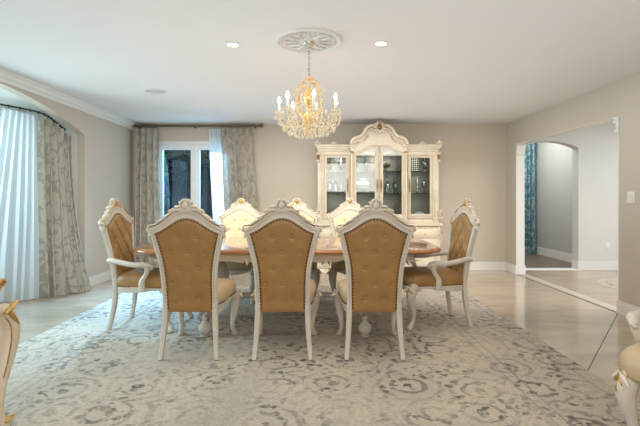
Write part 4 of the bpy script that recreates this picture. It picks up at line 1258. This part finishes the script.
def chandelier():
    t = empty('chandelier', (CHX, CHY, 0), 0, 'crystal chandelier with candle arms and gilt centre hanging over the table', 'chandelier')
    bm = NB(); lathe(bm, [(.046, 2.42), (.046, 2.412), (.040, 2.398), (.022, 2.385), (.008, 2.378), (.002, 2.37)], n=24, sm=2); build('canopy', bm, 'silver', t)
    bm = NB(); z = 2.378; k = 0
    while z > 2.165:
        n = 8; ax = Vector((1, 0, 0)) if k % 2 else Vector((0, 1, 0))
        sweep(bm, [Vector((0, 0, z - .014)) + ax * .007 * math.cos(2 * PI * i / n) + Vector((0, 0, .014 * math.sin(2 * PI * i / n))) for i in range(n + 1)], .0022, n=5, ref=ax.cross(Vector((0, 0, 1))))
        z -= .022; k += 1
    build('chain', bm, 'chain', t)
    bm = NB()
    lathe(bm, [(.004, 2.16), (.03, 2.145), (.036, 2.135), (.01, 2.12), (.012, 2.07), (.035, 2.04), (.045, 1.99), (.03, 1.94), (.014, 1.90), (.03, 1.87), (.05, 1.84), (.055, 1.81), (.03, 1.77), (.012, 1.74), (.018, 1.72), (.002, 1.70)], n=20, sm=2)
    build('stem', bm, 'gold', t)
    bm = NB()
    for k in range(8):
        a = 2 * PI * k / 8
        mf = lambda v, a=a: Vector((math.cos(a) * v.x, math.sin(a) * v.x, v.z))
        sweep(bm, [mf(Vector(p)) for p in ((.03, 0, 1.82), (.085, 0, 1.88), (.11, 0, 1.97), (.105, 0, 2.05), (.07, 0, 2.10), (.05, 0, 2.085))], .004, n=6, sm=3)
    build('cage', bm, 'gold', t)
    drop = None; n_drop = 0; extra = NB()
    def drop_bm(bm, p=(0, 0, 0), s=1.0):
        lathe(bm, [(.0005, 0), (.0025, -.004 * s), (.0085 * s, -.020 * s), (.0065 * s, -.028 * s), (.0005, -.036 * s)], p, 6)
    dm = NB(); drop_bm(dm); ball(dm, (0, 0, .004), .004, 6, 4)
    def place(p, parent):
        nonlocal drop, n_drop
        if n_drop < 100:
            if drop is None:
                drop = build('crystal_drop', dm, 'crystal', t, smooth=False, loc=p)
            else:
                c = drop.copy(); COL.objects.link(c); c.parent = t; c.location = p
            n_drop += 1
        else: drop_bm(extra, p)
    positions = []
    for k in range(7):
        a = R(9.8 + 51.43 * k - 90)
        ca, sa = math.cos(a), math.sin(a)
        mf = lambda x, z, ca=ca, sa=sa: Vector((ca * x, sa * x, z))
        bm = NB()
        sweep(bm, [mf(x, z) for x, z in ((.03, 1.80), (.08, 1.765), (.14, 1.76), (.20, 1.785), (.232, 1.83), (.232, 1.868))], .0055, n=8, sm=4)
        arm = build('arm', bm, 'crystal', t)
        bm = NB(); lathe(bm, [(.008, .0), (.030, .008), (.040, .018), (.038, .020), (.012, .012), (.012, .028)], mf(.232, 1.862), 16, flute=.0); build('bobeche', bm, 'crystal', arm)
        bm = NB(); lathe(bm, [(.010, 1.88), (.010, 1.945), (.007, 1.95)], mf(.232, 0), 12); build('candle_sleeve', bm, 'porcelain', arm)
        bm = NB(); lathe(bm, [(.005, 0), (.0125, .012), (.013, .022), (.007, .04), (.001, .054)], mf(.232, 1.95), 12, sm=2); build('bulb', bm, 'bulb', arm)
        for q in range(8):
            b = 2 * PI * q / 8; positions.append(mf(.232, 1.862) + Vector((.038 * math.cos(b), .038 * math.sin(b), 0)))
        # bead swags from arm to the crown
        bm = NB(); w1_ = []
        for i in range(22):
            u = i / 21; r = .225 * (1 - u) + .03 * u; z = 1.87 * (1 - u) + 2.10 * u - .16 * math.sin(PI * u)
            ball(bm, mf(r, z), .0062, 6, 4); w1_.append(mf(r, z))
        sweep(bm, w1_, .0012, n=4); build('bead_swag', bm, 'crystal', t, smooth=False); bm = NB(); w1_ = []
        a2_ = a + R(51.43)
        for i in range(12):
            u = i / 11; p = mf(.232, 1.845).lerp(Vector((math.cos(a2_) * .232, math.sin(a2_) * .232, 1.845)), u); p.z -= .075 * math.sin(PI * u)
            ball(bm, p, .0058, 6, 4); w1_.append(p)
        sweep(bm, w1_, .0012, n=4)
        build('bead_swag', bm, 'crystal', t, smooth=False)
    rnd = random.Random(4)
    for ring, (r, z, n) in enumerate(((.235, 1.82, 28), (.20, 1.765, 30), (.155, 1.735, 26), (.11, 1.722, 20), (.06, 1.725, 12), (.11, 2.06, 16), (.10, 1.97, 14), (.055, 2.14, 8), (.14, 1.90, 18), (.17, 1.80, 26), (.075, 1.90, 14), (.21, 1.79, 20), (.13, 1.77, 20))):
        for q in range(n):
            b = 2 * PI * (q + .5 * (ring % 2)) / n
            positions.append(Vector((r * math.cos(b), r * math.sin(b), z + rnd.uniform(-.012, .012))))
    positions.sort(key=lambda p: p.y)
    for p in positions: place(p, t)
    o = build('crystal_drops', extra, 'crystal', t, smooth=False); o['kind'] = 'stuff'
    bm = NB()
    for k in range(14):
        a = 2 * PI * k / 14
        for i in range(14):
            u = i / 13; r = .035 + .075 * math.sin(PI * u * .62); z = 2.14 - .30 * u
            ball(bm, (r * math.cos(a), r * math.sin(a), z), .0052, 6, 4)
    build('bead_curtain', bm, 'crystal', t, smooth=False)
chandelier()

for i, (x, y, lab) in enumerate(((-.665, 3.60, 'round recessed ceiling light left of the chandelier medallion'), (.515, 3.57, 'round recessed ceiling light right of the chandelier medallion'))):
    t = empty('recessed_downlight', (x, y, H), 0, lab, 'ceiling light', 'recessed ceiling lights')
    bm = NB(); lathe(bm, [(.056, -.001), (.056, -.006), (.050, -.008), (.042, -.004), (.042, -.001)], n=28); build('trim_ring', bm, 'whitewin', t)
    bm = NB(); lathe(bm, [(.041, -.002), (.041, -.005), (.001, -.007)], n=24); build('lens', bm, 'lamp', t)
t = empty('ceiling_speaker', (-1.85, 5.18, H), 0, 'round flush grey speaker grille in the ceiling near the window', 'speaker')
bm = NB(); lathe(bm, [(.125, -.001), (.125, -.008), (.112, -.010), (.110, -.005)], n=36); build('ring', bm, 'ceiling', t)
bm = NB(); lathe(bm, [(.110, -.003), (.110, -.006), (.001, -.007)], n=36); build('grille', bm, simple('grille_grey', (.50, .50, .50), .7), t)

# ------------------------------------------------------------------ outside
bm = NB()
grid(bm, 30, 30, lambda u, v: Vector((-30 + 60 * u, 8.2 + 40 * v, -.35 + 1.8 * v ** 1.2 + .15 * math.sin(u * 30) * math.sin(v * 17))))
struct('ground', bm, 'lawn')
bm = NB()
grid(bm, 30, 12, lambda u, v: Vector((-50 + 90 * u, 46 + 8 * v + 2 * math.sin(u * 23), .8 + 26 * v + 1.5 * math.sin(u * 40))))
struct('hills', bm, 'forest')
bm = NB()
grid(bm, 30, 10, lambda u, v: Vector((-5 - 30 * u, -20 + 62 * v, -.35 + 1.5 * u)))
struct('ground_side', bm, 'lawn')
def tree(x, y, h, r, seed, label):
    rnd = random.Random(seed)
    z0 = -.3 + 1.8 * ((y - 8.2) / 40) ** 1.2
    t = empty('tree', (x, y, z0), 0, label, 'tree', 'trees outside the window')
    bm = NB(); sweep(bm, [(0, 0, -.2), (.05, 0, h * .3), (-.05, .05, h * .65), (.02, 0, h)], [r, r * .85, r * .6, r * .2], n=10, sm=3); build('trunk', bm, 'bark', t)
    bm = NB()
    for k in range(900):
        z = h * rnd.uniform(.38, 1.08); R_ = h * .30 * math.sin(min(1, (1.12 - z / h) * 1.6) * PI / 2) * rnd.uniform(.3, 1)
        a = rnd.uniform(0, 2 * PI); p = Vector((R_ * math.cos(a), R_ * math.sin(a), z)); s = rnd.uniform(.08, .19)
        q = Matrix.Rotation(rnd.uniform(0, 6.3), 3, 'Z') @ Matrix.Rotation(rnd.uniform(-1.3, 1.3), 3, 'X')
        vs = [bm.verts.new(p + q @ Vector(c)) for c in ((-s, 0, 0), (0, -s * .6, 0), (s, 0, 0), (0, s * .6, 0))]
        bm.faces.new(vs)
    build('foliage', bm, 'foliage', t, smooth=False)
for a in ((-5.35, 15.5, 5.5, .10, 1, 'small bushy tree outside the back window, nearest the glass'), (-9.4, 21, 6, .16, 2, 'leafy tree outside at the left edge of the left pane'), (-5.1, 20.5, 7, .12, 3, 'slim tree outside seen in the narrow right pane'),
          (-7.2, 27, 8, .16, 4, 'tree outside behind the window mullion'), (-11.2, 31, 9, .2, 5, 'tall tree farthest up the bank outside the back window')): tree(*a)

# ------------------------------------------------------------------ lights, world, camera
w = bpy.data.worlds.new('world'); scn.world = w; w.use_nodes = True
bg = w.node_tree.nodes['Background']; bg.inputs[0].default_value = (0.50, 0.72, 1.0, 1); bg.inputs[1].default_value = 1.6

def area(name, loc, rot, sx, sy, e, col):
    l = bpy.data.lights.new(name, 'AREA'); l.shape = 'RECTANGLE'; l.size = sx; l.size_y = sy; l.energy = e; l.color = col
    if 'wash' in name: l.spread = R(95)
    o = bpy.data.objects.new(name, l); COL.objects.link(o); o.location = loc; o.rotation_euler = rot; return o
# unseen fill lamps added: behind the camera, up and down, onto the back wall
area('room_fill', (0.0, -1.6, 1.9), (R(78), 0, 0), 4.5, 1.0, 95, (1.0, .95, .88))
area('ceiling_bounce', (0.1, 3.9, 1.30), (R(180), 0, 0), 4.8, 6.4, 44, (.93, .96, 1.0))
area('ceiling_fill', (0.1, 4.0, 2.41), (0, 0, 0), 5.0, 5.5, 58, (1.0, .93, .84))
area('back_wash', (0.1, 4.6, 2.30), (R(50), 0, 0), 5.2, .5, 40, (1.0, .93, .82))
area('bay_daylight', (-4.9, 4.2, 1.6), (0, R(-90), 0), 1.8, 3.2, 250, (.72, .93, 1.0))
area('window_daylight', (-2.15, 10.2, 3.3), (R(-58.6), 0, 0), 1.6, 1.2, 2500, (.28, .62, 1.0))
area('hall_light', (5.6, 4.6, 2.70), (0, 0, 0), 2.5, 3.0, 180, (.97, .98, 1.0))
area('far_light', (3.9, 8.8, 2.70), (0, 0, 0), .9, 1.2, 46, (1.0, .97, .93))
def pt(name, loc, e, col, r=.05):
    l = bpy.data.lights.new(name, 'POINT'); l.energy = e; l.color = col; l.shadow_soft_size = r
    o = bpy.data.objects.new(name, l); COL.objects.link(o); o.location = loc; return o
pt('chandelier_glow', (CHX, CHY, 1.95), .7, (1.0, .88, .68), .10)
pt('chair_fill', (CHX, CHY + .3, 1.38), 6, (1.0, .84, .60), .20)  # unseen lamp added in mid-air below the chandelier to warm the far chairs
pt('cabinet_fill', (CX - .6, CY - .25, 1.86), .8, (.9, .95, 1.0), .05)  # unseen lamps added inside the cabinet so its contents show
pt('cabinet_fill', (CX, CY - .28, 1.86), .9, (1, .9, .75), .05)
pt('cabinet_fill', (CX + .6, CY - .25, 1.86), .6, (1, .92, .8), .05)

cam = bpy.data.cameras.new('camera'); co = bpy.data.objects.new('camera', cam); COL.objects.link(co)
co.location = (0, 0, 1.22); co.rotation_euler = (R(90), 0, 0)
cam.sensor_width = 36; cam.lens = 450 * 36 / 640; cam.shift_x = 4 / 640; cam.shift_y = -16 / 640; cam.clip_start = .05
scn.camera = co
scn.view_settings.view_transform = 'Standard'
scn.view_settings.look = 'None'
scn.view_settings.exposure = -0.12
